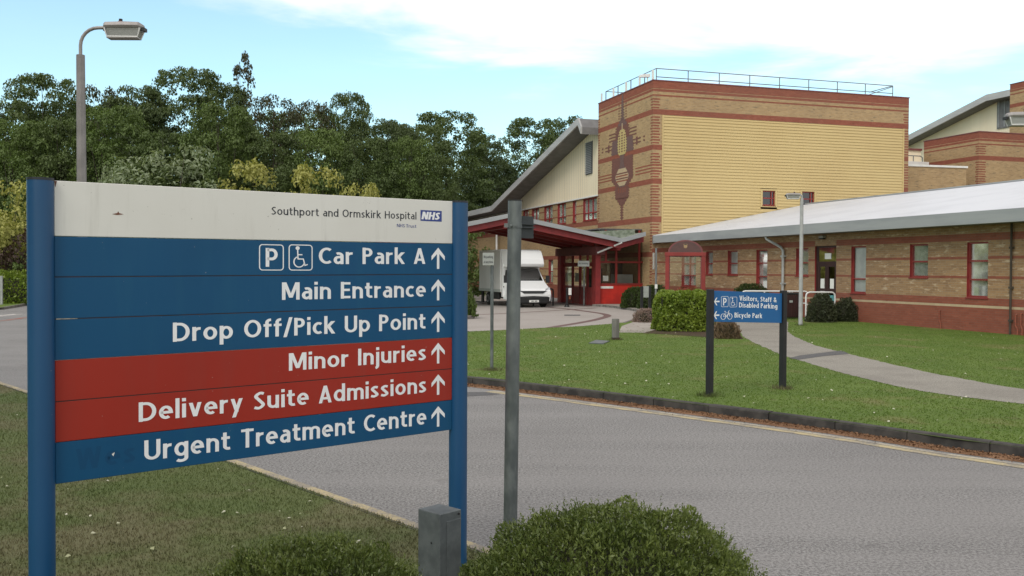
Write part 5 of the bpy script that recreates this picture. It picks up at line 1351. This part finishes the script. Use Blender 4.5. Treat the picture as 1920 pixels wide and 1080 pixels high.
m = MB(); m.tube([(-1.1, 0, 0), (-1.1, 0, .80), (-1.05, 0, .87), (-.98, 0, .9), (-.1, 0, .9), (-.03, 0, .87), (0, 0, .80), (0, 0, 0)], .045, 'black_metal', 10); m.build('hoop', hp_, smooth=True)
m = MB(); m.box(-.95, -.10, -.01, .01, .28, .62, 'visitor_blue'); m.build('panel', hp_)

# ------------------------------------------------------------------ box van
vb = G(1018, 575.5, 0)
VR = R(19)
fwd = Vector((math.sin(VR), -math.cos(VR), 0)); rgt = Vector((math.cos(VR), math.sin(VR), 0))
vo = vb - rgt * .86 + fwd * .95
van = thing('box_van', 'white high roofed box van parked under the entrance canopy', 'van', (vo.x, vo.y, 0), VR)
prof = [(.16, .22, .86), (.05, .34, .93), (.02, .66, .96), (.05, .84, .95), (.16, .96, .93), (.42, 1.10, .92), (.84, 1.32, .90), (1.12, 1.62, .86), (1.42, 1.94, .81), (1.62, 2.0, .80), (2.02, 2.02, .82), (2.02, .40, .96), (1.42, .34, .96), (1.36, .64, .97), (.94, .78, .97), (.54, .64, .97), (.48, .30, .94)]
m = MB(); ringL = [(-w_, y, z) for y, z, w_ in prof]; ringR = [(w_, y, z) for y, z, w_ in prof]
m.loft([ringL, ringR], 'van_white'); m.build('cab', van, bevel=.035, bseg=3)
def face3(m, pts, mat): m.face(pts, mat)
m = MB(); m.hexa([(-.80, .835, 1.375), (.80, .835, 1.375), (.80, .90, 1.33), (-.80, .90, 1.33), (-.74, 1.385, 1.955), (.74, 1.385, 1.955), (.74, 1.45, 1.91), (-.74, 1.45, 1.91)], 'dark_board'); ws = m.build('windscreen', van, bevel=.01)
m = MB(); m.face([(-.76, .845, 1.41), (.76, .845, 1.41), (.70, 1.365, 1.945), (-.70, 1.365, 1.945)], 'cab_glass'); m.build('pane', ws)
for s in (-1, 1):
    m = MB(); q = [(s * .915, 1.05, 1.30), (s * .925, 1.92, 1.30), (s * .845, 1.92, 1.9), (s * .845, 1.48, 1.9), (s * .885, 1.15, 1.56)]
    m.face([(x + s * .012, y, z) for x, y, z in q], 'cab_glass'); m.build('side_window', van)
    m = MB(); m.box(min(s * .97, s * .985), max(s * .97, s * .985), 1.78, 1.92, 1.0, 1.05, 'black_plastic'); m.build('door_handle', van)
    m = MB(); m.tube([(s * .90, 1.12, 1.36), (s * 1.10, 1.02, 1.42)], .028, 'black_plastic', 8); m.box(min(s * 1.04, s * 1.24), max(s * 1.04, s * 1.24), .96, 1.06, 1.24, 1.62, 'black_plastic'); m.build('wing_mirror', van, bevel=.03)
    m = MB(); m.hexa([(s * .60, .025, .80), (s * .93, .06, .84), (s * .945, .28, .84), (s * .6, .2, .80), (s * .68, .075, .94), (s * .925, .19, 1.02), (s * .925, .36, 1.04), (s * .68, .2, .96)], 'headlamp'); m.build('headlight', van)
m = MB(); m.loft([[(x, y, z) for x, y, z in ((-xx_, .10, .20), (-xx_ , .0 + o, .26), (-xx_, -.03 + o, .52), (-xx_, .05 + o, .60), (-xx_, .12, .60))] for xx_, o in ((-.97, .10), (-.75, .015), (0, -.02), (.75, .015), (.97, .10))], 'black_plastic'); m.build('bumper', van, bevel=.02)
m = MB(); m.hexa([(-.50, -.01, .72), (.50, -.01, .72), (.50, .1, .72), (-.50, .1, .72), (-.72, .025, .85), (.72, .025, .85), (.72, .2, .85), (-.72, .2, .85)], 'black_plastic'); m.build('grille', van, bevel=.01)
m = MB(); m.box(-.26, .26, -.062, -.05, .28, .39, 'paper_white')
for a, b_ in ((-.15, -.02), (.03, .17)): m.box(a, b_, -.066, -.0625, .31, .36, 'grey_paint')
m.build('number_plate', van)
# load box with the pod over the cab
m = MB(); BH, BB = 2.95, .76
m.box(-1.06, 1.06, 2.10, 5.9, BB, BH, 'van_box_side'); m.build('load_box', van, bevel=.02)
m = MB(); m.box(-1.075, 1.075, 2.09, 5.91, BB - .02, BB + .13, 'cabinet_grey'); m.box(-1.072, 1.072, 2.09, 5.91, BH - .05, BH + .012, 'white_paint'); m.box(-1.072, -1.05, 2.07, 2.17, BB, BH, 'white_paint'); m.box(1.05, 1.072, 2.07, 2.17, BB, BH, 'white_paint'); m.build('trim_rail', van)
pod = [(2.10, 2.02, 1.0), (1.15, 2.04, .93), (.86, 2.07, .87), (.76, 2.2, .85), (.82, 2.45, .84), (1.05, 2.80, .82), (1.18, 2.90, .82), (2.10, 2.93, 1.04)]
m = MB(); m.loft([[(-w_, y, z) for y, z, w_ in pod], [(w_, y, z) for y, z, w_ in pod]], 'van_white'); m.build('roof_pod', van, bevel=.035, bseg=3)
m = MB(); m.box(-1.0, 1.0, 1.9, 2.13, .5, 2.2, 'van_white'); m.build('bulkhead', van)
m = MB(); m.box(-.45, .45, .4, 5.8, .38, .62, 'black_metal'); m.box(-.98, -.9, 2.6, 3.9, .35, .8, 'black_plastic'); m.box(.9, .98, 2.6, 3.9, .35, .8, 'black_plastic'); m.build('chassis', van)
m = MB(); m.box(-.95, .95, 5.95, 6.9, .06, .11, 'black_metal'); m.box(-.9, -.82, 5.7, 6.0, .08, .8, 'black_metal'); m.box(.82, .9, 5.7, 6.0, .08, .8, 'black_metal'); m.build('tail_lift', van)
for s in (-1, 1):
    for y in (.95, 4.55):
        m = MB(); xo_ = s * .86
        def cyl(m, x0, x1, rings, mat, n=24):
            R_ = []
            for x, r in rings: R_.append([(x, y + r * math.cos(2 * math.pi * j / n), .36 + r * math.sin(2 * math.pi * j / n)) for j in range(n)])
            m.loft(R_, mat)
        cyl(m, 0, 0, [(xo_ - .11, .33), (xo_ - .09, .36), (xo_ + .09, .36), (xo_ + .11, .33)], 'tyre_rubber'); wh = m.build('wheel', van)
        m = MB(); cyl(m, 0, 0, [(xo_ + s * .105, .21), (xo_ + s * .118, .20), (xo_ + s * .10, .10)], 'wheel_rim'); m.build('rim', wh)

# ------------------------------------------------------------------ red shelter, railings, bin by the door
b = AT(1285, 500, 41.5); sh = thing('bus_shelter', 'red framed glass shelter with arched maroon top behind the hedge', 'shelter', (b.x, b.y, .1), R(-9.5))
w2 = 37 / 1775 * 41.5; z1 = AT(1285, 473, 41.5).z - .1; z2 = AT(1285, 450, 41.5).z - .1
D_ = 1.5
for x in (-w2 + .085, w2 - .085):
    for y in (0, D_): m = MB(); m.box(x - .085, x + .085, y - .06, y + .06, 0, z1, 'red_frame'); m.build('post', sh, bevel=.008)
m = MB(); m.box(-w2 - .03, w2 + .03, -.08, .08, z1 - .16, z1, 'red_frame'); m.box(-w2 - .03, w2 + .03, D_ - .08, D_ + .08, z1 - .16, z1, 'red_frame'); m.build('top_rail', sh, bevel=.006)
m = MB(); ap = arc(0, z1, w2 * .87, z2 - z1, 0, 180, 20); m.prism(ap, lambda u, v, a: (u, a, v), -.05, .0, 'maroon_panel'); ar = m.build('arch_panel', sh)
m = MB(); m.prism([(x * .9, z1 + (z - z1) * .9) for x, z in ap], lambda u, v, a: (u, a, v), -.055, -.0505, 'arch_brown') ; m.build('arch_face', ar)
m = MB(); zc_ = z1 + (z2 - z1) * .52
m.prism([(u * .8, zc_ + v * .8) for u, v in [(-.09, -.08), (-.05, -.12), (.05, -.12), (.09, -.08), (.10, .1), (-.10, .1)]], lambda u, v, a: (u, a, v), -.066, -.0555, 'tan_brick'); m.box(-.06, .06, -.069, -.0665, zc_ + .03, zc_ + .07, 'dark_board'); m.build('emblem', ar)
m = MB(); ap2 = ap + [(x * .93, z1 + (z - z1) * .93) for x, z in ap[::-1]]; m.prism(ap2, lambda u, v, a: (u, a, v), .001, D_ + .08, 'shelter_glass'); m.build('barrel_roof', sh)
m = MB(); m.face([(-w2 + .17, 0, .25), (w2 - .17, 0, .25), (w2 - .17, 0, z1 - .16), (-w2 + .17, 0, z1 - .16)], 'shelter_glass'); m.build('glass_panel', sh); m = MB(); m.face([(-w2 + .085, .07, .25), (-w2 + .085, D_ - .07, .25), (-w2 + .085, D_ - .07, z1 - .16), (-w2 + .085, .07, z1 - .16)], 'shelter_glass'); m.build('glass_panel', sh)
m = MB(); m.box(-w2 + .17, w2 - .17, -.02, .02, .2, .27, 'dark_red_frame'); m.box(-w2 + .17, -w2 + .20, -.02, .02, .27, z1 - .16, 'maroon_panel'); m.box(w2 - .20, w2 - .17, -.02, .02, .27, z1 - .16, 'maroon_panel'); m.box(-w2 + .2, w2 - .2, -.02, .02, z1 - .20, z1 - .16, 'maroon_panel'); m.build('glazing_bar', sh)
def hoop_rail(label, p0, p1, ztop, posts=(), mid=None):
    t = thing('handrail', label, 'railing', p0, math.atan2(p1.y - p0.y, p1.x - p0.x), 'white handrails by the side door'); L = math.hypot(p1.x - p0.x, p1.y - p0.y); r = .14
    m = MB(); pts = [(0, 0, 0), (0, 0, ztop - r)] + [(r - r * math.cos(R(a)), 0, ztop - r + r * math.sin(R(a))) for a in (30, 60, 90)] + [(L - r + r * math.sin(R(a)), 0, ztop - r + r * math.cos(R(a))) for a in (0, 30, 60)] + [(L, 0, ztop - r), (L, 0, 0)]
    m.tube(pts, .032, 'white_paint', 10); m.build('rail', t, smooth=True)
    if mid: m = MB(); m.tube([(0, 0, mid), (L, 0, mid)], .026, 'white_paint', 8); m.build('mid_rail', t)
    for x in posts: m = MB(); m.tube([(x * L, 0, 0), (x * L, 0, ztop)], .028, 'white_paint', 8); m.build('baluster', t)
p0, p1 = AT(1391, 546, 36.8), AT(1515.5, 547, 36.8); zr_ = AT(1450, 546, 36.8).z - .1; p0.z = p1.z = .1
hoop_rail('long white handrail behind the blue parking sign, left of the lamp post', p0, p1, zr_, (.34, .72, .76), .55)
p0, p1 = AT(1511.5, 548, 35.2), AT(1566, 548, 35.2); zr_ = AT(1540, 548, 35.2).z - .1; p0.z = p1.z = .1
hoop_rail('short white handrail hoop rising behind the dark shrubs', p0, p1, zr_, (), .55)
b = AT(1485, 600, 35.8); b.z = .1
bn = thing('litter_bin', 'dark slatted litter bin by the white handrail, between sign post and lamp post', 'bin', b)
m = MB()
for k in range(7): m.box(-.27 + k * .08, -.205 + k * .08, -.26, -.235, .08, .92, 'dark_door')
m.box(-.26, .27, -.23, .25, .05, .9, 'black_metal'); m.build('body', bn)
m = MB(); m.box(-.30, .31, -.29, .29, .92, .99, 'black_plastic'); m.build('lid', bn, bevel=.02)
m = MB(); m.box(-.18, -.06, -.268, -.26, .62, .70, 'cabinet_grey'); m.build('label_plate', bn)

# ------------------------------------------------------------------ plants
def dome(name, label, cat, loc, rx, ry, h, n, size, mat, asp=.42, group=None, flat=2.4, jag=.05, up=.5, core=True, stem=False, shoots=0, squash=1):
    t = thing(name, label, cat, loc, 0, group)
    d = RNG.normal(size=(n, 3)); d[:, 2] = np.abs(d[:, 2]) * 1.0 - .12; d = unit(d)
    a = np.abs(d); k = (a[:, 0] ** flat + a[:, 1] ** flat + np.maximum(a[:, 2], 0) ** flat) ** (-1 / flat)
    lump = 1 + jag * (np.sin(d[:, 0] * 9 + d[:, 2] * 5) * np.sin(d[:, 1] * 8 + 1.3) + .5 * np.sin(d[:, 0] * 21 + 2) * np.sin(d[:, 2] * 19))
    r = (k * lump) * (1 - .30 * RNG.random(n) ** 1.8)
    P = d * r[:, None] * np.array([rx, ry, h]); P[:, 2] = np.maximum(P[:, 2], .02)
    N = unit(d / np.array([rx, ry, h]) + RNG.normal(size=(n, 3)) * .5)
    T = unit(unit(d / np.array([rx, ry, h])) * .8 + np.array([0, 0, up]) + RNG.normal(size=(n, 3)) * .55)
    Nn = np.cross(T, unit(RNG.normal(size=(n, 3)) + N * .3))
    leaves('foliage', P, unit(np.cross(Nn, T)), size * (.6 + .8 * RNG.random(n)), mat, t, asp, T)
    if shoots:      # young shoots that stand clear of the clipped face
        g = RNG; dd = unit(np.abs(g.normal(size=(shoots, 3))) * np.sign(g.normal(size=(shoots, 3)) + np.array([0, 0, 9]))); a = np.abs(dd); k = (a[:, 0] ** flat + a[:, 1] ** flat + a[:, 2] ** flat) ** (-1 / flat)
        B = dd * k[:, None] * np.array([rx, ry, h]); ax = unit(dd * .7 + np.array([0, 0, .8]) + g.normal(size=(shoots, 3)) * .35); ln = .03 + .055 * g.random(shoots) ** 2
        q = 9; s_ = np.tile(np.linspace(.0, 1, q), shoots); Bq = np.repeat(B, q, 0); Aq = np.repeat(ax, q, 0); Lq = np.repeat(ln, q)
        Tq = unit(Aq * .9 + g.normal(size=Aq.shape) * .6); P2 = Bq + Aq * (s_ * Lq)[:, None] + Tq * size * .4
        leaves('shoots', P2, g.normal(size=P2.shape), size * (1.05 - .4 * s_), mat, t, asp, Tq)
    if core:  # solid dark hull added inside the leaves to block light
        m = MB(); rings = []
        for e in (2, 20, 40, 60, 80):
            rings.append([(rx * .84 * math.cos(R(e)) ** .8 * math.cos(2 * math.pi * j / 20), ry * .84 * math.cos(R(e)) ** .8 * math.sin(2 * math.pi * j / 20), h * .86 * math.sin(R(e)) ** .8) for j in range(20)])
        m.loft(rings, 'inner_shade'); m.build('shade_core', t)
    return t
e_ = 'shrub'
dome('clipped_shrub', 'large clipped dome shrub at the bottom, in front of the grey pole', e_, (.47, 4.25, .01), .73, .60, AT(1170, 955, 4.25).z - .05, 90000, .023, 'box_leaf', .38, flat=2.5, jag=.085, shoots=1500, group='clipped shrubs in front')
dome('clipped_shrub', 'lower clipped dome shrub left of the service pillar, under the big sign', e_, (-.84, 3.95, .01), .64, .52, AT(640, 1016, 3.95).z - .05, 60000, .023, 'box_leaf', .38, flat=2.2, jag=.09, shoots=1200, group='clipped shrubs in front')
# hedge: a boxy clipped block
def hedge(name, label, base, w, d, h, n, size, mat, rz=0, asp=.6, cat='hedge'):
    t = thing(name, label, cat, base, rz); A = np.array([w * h, w * h, d * h, d * h, w * d]); q = RNG.choice(5, n, p=A / A.sum()); u, v = RNG.random(n), RNG.random(n); P = np.zeros((n, 3)); N = np.zeros((n, 3))
    for k in range(5):
        s = q == k
        if k < 2: P[s] = np.stack([u[s] * w - w / 2, np.full(s.sum(), (0, d)[k]), v[s] * h], 1); N[s] = (0, (-1, 1)[k], 0)
        elif k < 4: P[s] = np.stack([np.full(s.sum(), (-w / 2, w / 2)[k - 2]), u[s] * d, v[s] * h], 1); N[s] = ((-1, 1)[k - 2], 0, 0)
        else: P[s] = np.stack([u[s] * w - w / 2, v[s] * d, np.full(s.sum(), h)], 1); N[s] = (0, 0, 1)
    # round the corners and make the faces lumpy
    c = np.array([0, d / 2, h * .45]); hs = np.array([w / 2, d / 2, h * .6]); rel = (P - c) / hs; k = np.linalg.norm(rel, ord=6, axis=1); P = c + rel / np.maximum(k, .92)[:, None] * hs
    lump = .06 * (np.sin(P[:, 0] * 6.1 + P[:, 2] * 4.3) * np.sin(P[:, 1] * 5.2 + P[:, 2] * 7.1 + 1)) + .03 * np.sin(P[:, 0] * 17) * np.sin(P[:, 2] * 15 + P[:, 1] * 9)
    P = P + N * (lump - .12 * RNG.random(n) ** 2.5)[:, None]; P[:, 2] = np.maximum(P[:, 2], .03)
    T = unit(N * .8 + np.array([0, 0, .5]) + RNG.normal(size=(n, 3)) * .7)
    leaves('foliage', P, unit(N + RNG.normal(size=(n, 3)) * .6), size * (.6 + .8 * RNG.random(n)), mat, t, asp, T)
    m = MB(); m.box(-w * .45, w * .45, d * .06, d * .94, 0, h * .93, 'inner_shade'); m.build('shade_core', t); return t  # dark block added inside the hedge so light stops there
hx0 = G(1237, 622.5, .1); hx1 = G(1347, 623, .1)
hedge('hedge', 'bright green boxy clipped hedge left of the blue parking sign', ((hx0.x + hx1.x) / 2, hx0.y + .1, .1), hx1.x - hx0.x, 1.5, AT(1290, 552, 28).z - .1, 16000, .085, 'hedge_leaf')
def at2(px, Y, z=.1): p = AT(px, 560, Y); return (p.x, p.y, z)
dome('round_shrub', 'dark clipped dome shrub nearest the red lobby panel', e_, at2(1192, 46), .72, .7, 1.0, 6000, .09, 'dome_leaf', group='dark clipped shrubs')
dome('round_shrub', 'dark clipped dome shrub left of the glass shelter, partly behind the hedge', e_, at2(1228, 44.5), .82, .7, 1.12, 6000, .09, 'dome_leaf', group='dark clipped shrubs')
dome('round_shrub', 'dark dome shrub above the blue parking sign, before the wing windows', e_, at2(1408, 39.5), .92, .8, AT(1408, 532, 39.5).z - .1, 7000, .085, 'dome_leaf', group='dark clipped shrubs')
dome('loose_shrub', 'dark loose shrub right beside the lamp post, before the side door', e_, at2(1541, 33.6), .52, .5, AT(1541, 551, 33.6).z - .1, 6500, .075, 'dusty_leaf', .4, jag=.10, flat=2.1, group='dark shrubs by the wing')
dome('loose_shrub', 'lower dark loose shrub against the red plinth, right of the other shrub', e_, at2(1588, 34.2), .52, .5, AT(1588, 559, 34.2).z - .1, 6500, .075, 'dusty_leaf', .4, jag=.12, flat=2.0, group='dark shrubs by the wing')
dome('heather', 'pinkish heather bush in front of the little notice board', 'plant', at2(1214, 33.0), .50, .45, .46, 5000, .06, 'heather_leaf', .3, jag=.12)
dome('dry_plant', 'dry brown plant under the blue parking sign', 'plant', at2(1362, 25.3), .36, .35, .46, 3500, .10, 'dry_leaf', .2, jag=.15, up=1.2)
dome('red_flowers', 'low bed of red flowers between hedge and glass shelter', 'plant', at2(1288, 36.5), .72, .4, AT(1288, 541, 36.5).z - .1, 4000, .07, 'red_bloom', .5, jag=.1)
dome('island_plant', 'leafy plant in the kerbed island left of the van', 'plant', at2(872, 36.8), .42, .4, AT(872, 548, 36.8).z - .1, 2500, .16, 'mid_leaf', .25, jag=.2, up=1.0)
dome('edge_hedge', 'low green hedge at the left edge beyond the junction', 'hedge', at2(8, 48.5), 2.2, 1.2, AT(20, 510, 48.5).z - .1, 9000, .13, 'hedge_leaf', .5, jag=.08, flat=4)
mk = thing('marker_post', 'short pale post at the left edge before the low hedge', 'post', at2(3, 46.2)); m = MB(); m.tube([(0, 0, -.1), (0, 0, 1.35)], .06, 'pale_column', 10); m.tube([(0, 0, 1.35), (0, 0, 1.4)], .065, 'cabinet_grey', 10); m.build('post', mk)

# trees: tapered trunk with limbs and a crown of many leaf clumps
def crown_pts(H, hw, z0, nclump, per, cr, seed, shelf=.65, top=1.0, inner=900, power=.55):
    g = np.random.default_rng(seed); P, N = [], []; C = []
    for i in range(nclump):
        t = g.random() ** .85; ang = g.random() * 6.283
        rad = hw * (math.sin(math.pi * (.13 + .80 * t ** top)) ** power) * (.42 + .62 * math.sqrt(g.random()))
        z = z0 + (H - z0) * t; r = cr * (.6 + .7 * g.random()) * (1 - .35 * t)
        c = np.array([rad * math.cos(ang), rad * math.sin(ang), min(z, H - r * .6)]); C.append(c)
        n = int(per * (r / cr) ** 2); d = unit(g.normal(size=(n, 3))); d[:, 2] = np.where(d[:, 2] < -.35, -d[:, 2], d[:, 2])
        rr = r * (.55 + .5 * g.random(n) ** .6) * (1 + .25 * np.sin(d[:, 0] * 7 + i) * np.sin(d[:, 1] * 6 + 2 * i))
        P.append(c + d * rr[:, None] * np.array([1, 1, shelf])); N.append(unit(d + g.normal(size=(n, 3)) * .7 + np.array([0, 0, .35])))
    if inner:
        d = unit(g.normal(size=(inner, 3))); rr = (g.random(inner) ** .5) * .7
        P.append(np.array([0, 0, (H + z0) / 2]) + d * rr[:, None] * np.array([hw, hw, (H - z0) / 2])); N.append(d)
    return np.concatenate(P), np.concatenate(N), C
def make_tree(name, H, hw, z0, nclump, per, cr, leaf, size, seed, trunk=.22, asp=.62, **kw):
    t = thing(name, 'tree', 'tree'); P, N, C = crown_pts(H, hw, z0, nclump, per, cr, seed, **kw)
    global RNG; keep = RNG; RNG = np.random.default_rng(seed + 100)
    leaves('crown', P, N, size * (.55 + .9 * RNG.random(len(P))), leaf, t, asp); RNG = keep
    m = MB(); g = random.Random(seed); fork = max(z0 + .4, H * .28)
    m.tube([(0, 0, -.2), (.05, 0, fork * .5), (.02, .05, fork), (0, 0, H * .62)], trunk, 'bark', 10, trunk * .35)
    idx = g.sample(range(len(C)), min(9, len(C)))
    for i in idx:
        c = C[i]; s = Vector((0, 0, fork * (.75 + .6 * g.random()))); e = Vector(c); mid = (s + e) / 2 + Vector((0, 0, -.3 + .5 * g.random()))
        m.tube([s, mid, e], trunk * .42, 'bark', 6, trunk * .08)
    m.build('trunk', t); return t
proto = {
 'syc': make_tree('sycamore_tree', 14, 4.4, 1.2, 190, 320, 1.05, 'sycamore_leaf', .19, 1, inner=5000),
 'syc2': make_tree('sycamore_tree', 14, 4.2, 2.0, 180, 320, 1.05, 'dark_leaf', .19, 2, shelf=.6, inner=5000),
 'dense': make_tree('broadleaf_tree', 12, 3.8, .6, 180, 320, .95, 'mid_leaf', .18, 3, shelf=.75, inner=5000),
 'dense2': make_tree('broadleaf_tree', 12, 3.8, .5, 180, 320, .95, 'sycamore_leaf', .18, 4, shelf=.7, inner=5000),
 'thin': make_tree('ash_tree', 13, 3.6, 2.5, 70, 150, 1.1, 'brown_leaf', .22, 5, inner=500, shelf=.8),
 'poplar': make_tree('poplar_tree', 15, 1.3, 6, 60, 70, .6, 'brown_leaf', .26, 6, inner=60, shelf=1.2, trunk=.16),
 'silver': make_tree('silver_shrub', 8, 3.6, .4, 60, 130, .95, 'silver_leaf', .30, 8, asp=.35, shelf=1.0, trunk=.12),
 'gold': make_tree('golden_shrub', 7, 2.6, .3, 44, 130, .9, 'gold_leaf', .26, 9, asp=.5, shelf=1.0, trunk=.1),
 'purple': make_tree('purple_shrub', 4, 1.6, .2, 26, 110, .75, 'purple_leaf', .22, 10, asp=.5, trunk=.07, inner=300),
 'leafy': make_tree('leafy_shrub', 4, 1.5, .2, 24, 120, .7, 'mid_leaf', .24, 11, asp=.5, trunk=.07, inner=300),
}
DIM = {'syc': (14, 4.4), 'syc2': (14, 4.2), 'dense': (12, 3.8), 'dense2': (12, 3.8), 'thin': (13, 3.6), 'poplar': (15, 1.3), 'silver': (8, 3.6), 'gold': (7, 2.6), 'purple': (4, 1.6), 'leafy': (4, 1.5)}
used = set()
def plant(kind, px, ytop, Y, hwpx, label, group=None, rz=None):
    p = AT(px, ytop, Y); H, hw = DIM[kind]; zb = .09; s = (hwpx * Y / FPX) / hw; sz = (p.z - zb) / H
    loc = (p.x, p.y, zb); rz = random.random() * 6.28 if rz is None else rz
    o = proto[kind]
    if kind in used: o = copy_thing(o, loc, rz, (s, s, sz))
    else: used.add(kind); o.location = loc; o.rotation_euler = (0, 0, rz); o.scale = (s, s, sz)
    o['label'] = label
    if group: o['group'] = group
    return o
TB = 'trees behind the sign'
for a in (('syc', 85, 147, 64, 95, 'tall dark tree with rounded top between the left edge and the lamp post'),
          ('syc2', 20, 190, 66, 70, 'dark tree at the left edge, lower than the rounded one beside it'),
          ('thin', 186, 168, 66, 55, 'airy tree top just right of the lamp post'),
          ('syc2', 262, 166, 66, 80, 'dark broad tree between the lamp post and the highest tree'),
          ('syc', 352, 134, 68, 95, 'highest broad dark tree in the belt, left of the thin poplar'),
          ('syc', 420, 160, 69, 60, 'dark tree right behind the foot of the thin poplar'),
          ('poplar', 455, 106, 70, 19, 'thin brownish poplar rising above all other trees'),
          ('thin', 512, 186, 66, 62, 'open brownish tree with bare twigs right of the thin poplar'),
          ('thin', 585, 196, 66, 55, 'second open brownish tree, nearer the spiky topped one'),
          ('syc', 655, 178, 67, 58, 'dark tree with spiky top above the middle of the sign'),
          ('syc2', 742, 229, 70, 60, 'dark tree in the dip between spiky topped tree and the dome shaped one'),
          ('syc', 838, 214, 98, 90, 'dome shaped green tree left of the sloping grey roof'),
          ('syc2', 905, 252, 104, 50, 'small dark tree on the right shoulder of the dome shaped one'),
          ('syc', 1000, 226, 112, 78, 'tree seen over the sloping grey roof, nearer the dome shaped one'),
          ('syc2', 1075, 222, 116, 70, 'tree seen over the sloping grey roof, beside its peak'),
          ('syc2', 130, 195, 82, 95, 'dark tree filling the back of the belt behind the lamp column'),
          ('syc', 230, 200, 84, 95, 'dark tree filling the back of the belt right of the airy tree top'),
          ('syc2', 480, 208, 84, 95, 'dark tree filling the back of the belt under the thin poplar'),
          ('syc', 575, 214, 84, 90, 'dark tree filling the back of the belt behind the open brownish trees'),
          ('syc2', 700, 226, 86, 90, 'dark tree filling the back of the belt right of the spiky top'),
          ('syc', 780, 238, 88, 80, 'dark tree filling the back of the belt left of the dome shaped tree'),
          ('syc2', 925, 300, 108, 60, 'shaded tree low in the gap behind the sloping grey roof')):
    plant(*a[:5], a[5], TB)
for a in (('dense', 40, 232, 59, 75, 'mid green tree low at the left edge above the golden shrub'),
          ('dense2', 125, 225, 60, 70, 'green tree directly behind the lamp column'),
          ('dense', 215, 205, 60, 78, 'mid green tree right of the lamp column above the silver shrub'),
          ('dense2', 305, 250, 59, 72, 'dark green tree behind the peak of the silver shrub'),
          ('dense', 412, 200, 60, 80, 'mid green tree below the thin poplar, left of the golden shrubs'),
          ('dense2', 505, 250, 60, 72, 'green tree behind the golden shrub nearest the header text'),
          ('dense', 600, 248, 61, 70, 'green tree above the right golden shrub'),
          ('dense2', 690, 262, 60, 66, 'green tree above the last word of the header'),
          ('dense', 768, 262, 61, 58, 'green tree above the sign logo'),
          ('dense2', 812, 292, 61, 50, 'shaded green tree above the right blue post'),
          ('dense', -50, 215, 62, 80, 'green tree cut off by the left edge')):
    plant(*a[:5], a[5], 'lower trees in front of the belt')
plant('silver', 318, 279, 55, 112, 'grey green shrub with pale leaf tips just above the sign, right of the lamp')
plant('silver', 215, 318, 56, 36, 'small pale leaved shrub beside the lamp column')
plant('gold', 478, 312, 54, 68, 'yellow green shrub above the white header, left of two', 'golden shrubs')
plant('gold', 590, 318, 54, 56, 'yellow green shrub above the hospital name, right of two', 'golden shrubs')
plant('gold', 680, 352, 53, 44, 'low yellow green shrub just peeping over the header near the logo', 'golden shrubs')
plant('gold', 10, 345, 50.5, 62, 'yellow green shrub left of the blue post at the left edge', 'golden shrubs')
plant('purple', 34, 425, 49.6, 36, 'purple brown shrub under the yellow one at the left edge')
plant('leafy', 36, 492, 49.0, 22, 'small green bush between purple shrub and low hedge', 'leafy shrubs')
plant('leafy', 884, 432, 60, 30, 'tall green shrub behind the van, right of the blue post', 'leafy shrubs')
plant('leafy', 888, 524, 57, 26, 'low dark shrub at the back of the van', 'leafy shrubs')


# longer grass added round the post feet for contact shading
P = []
for x, y in ((VA.x - ve.x * .047, VA.y - ve.y * .047), (VB.x + ve.x * .047, VB.y + ve.y * .047), (G(922, 694, .1).x, G(922, 694, .1).y), (lp2.x, lp2.y), (G(1154, 637, .1).x, G(1154, 637, .1).y)):
    a = RNG.random(260) * 6.283; r = .05 + .16 * RNG.random(260) ** 1.5; P.append(np.stack([x + r * np.cos(a), y + r * np.sin(a)], 1))
blades('grass_tufts', np.concatenate(P), .09, .065, .006, 'verge_grass')

# unseen trees added left of the viewpoint to shade the verge and big sign
for x, y, hh, ww in ((-13, -6, 13, 5.5), (-15, 4.5, 11, 4.5)):
    o = copy_thing(proto['syc2'], (x, y, .0), random.random() * 6, (ww / 4.2, ww / 4.2, hh / 14))
    o['label'] = 'large unseen tree added to shade the verge and big sign'; o['group'] = 'added shade trees'
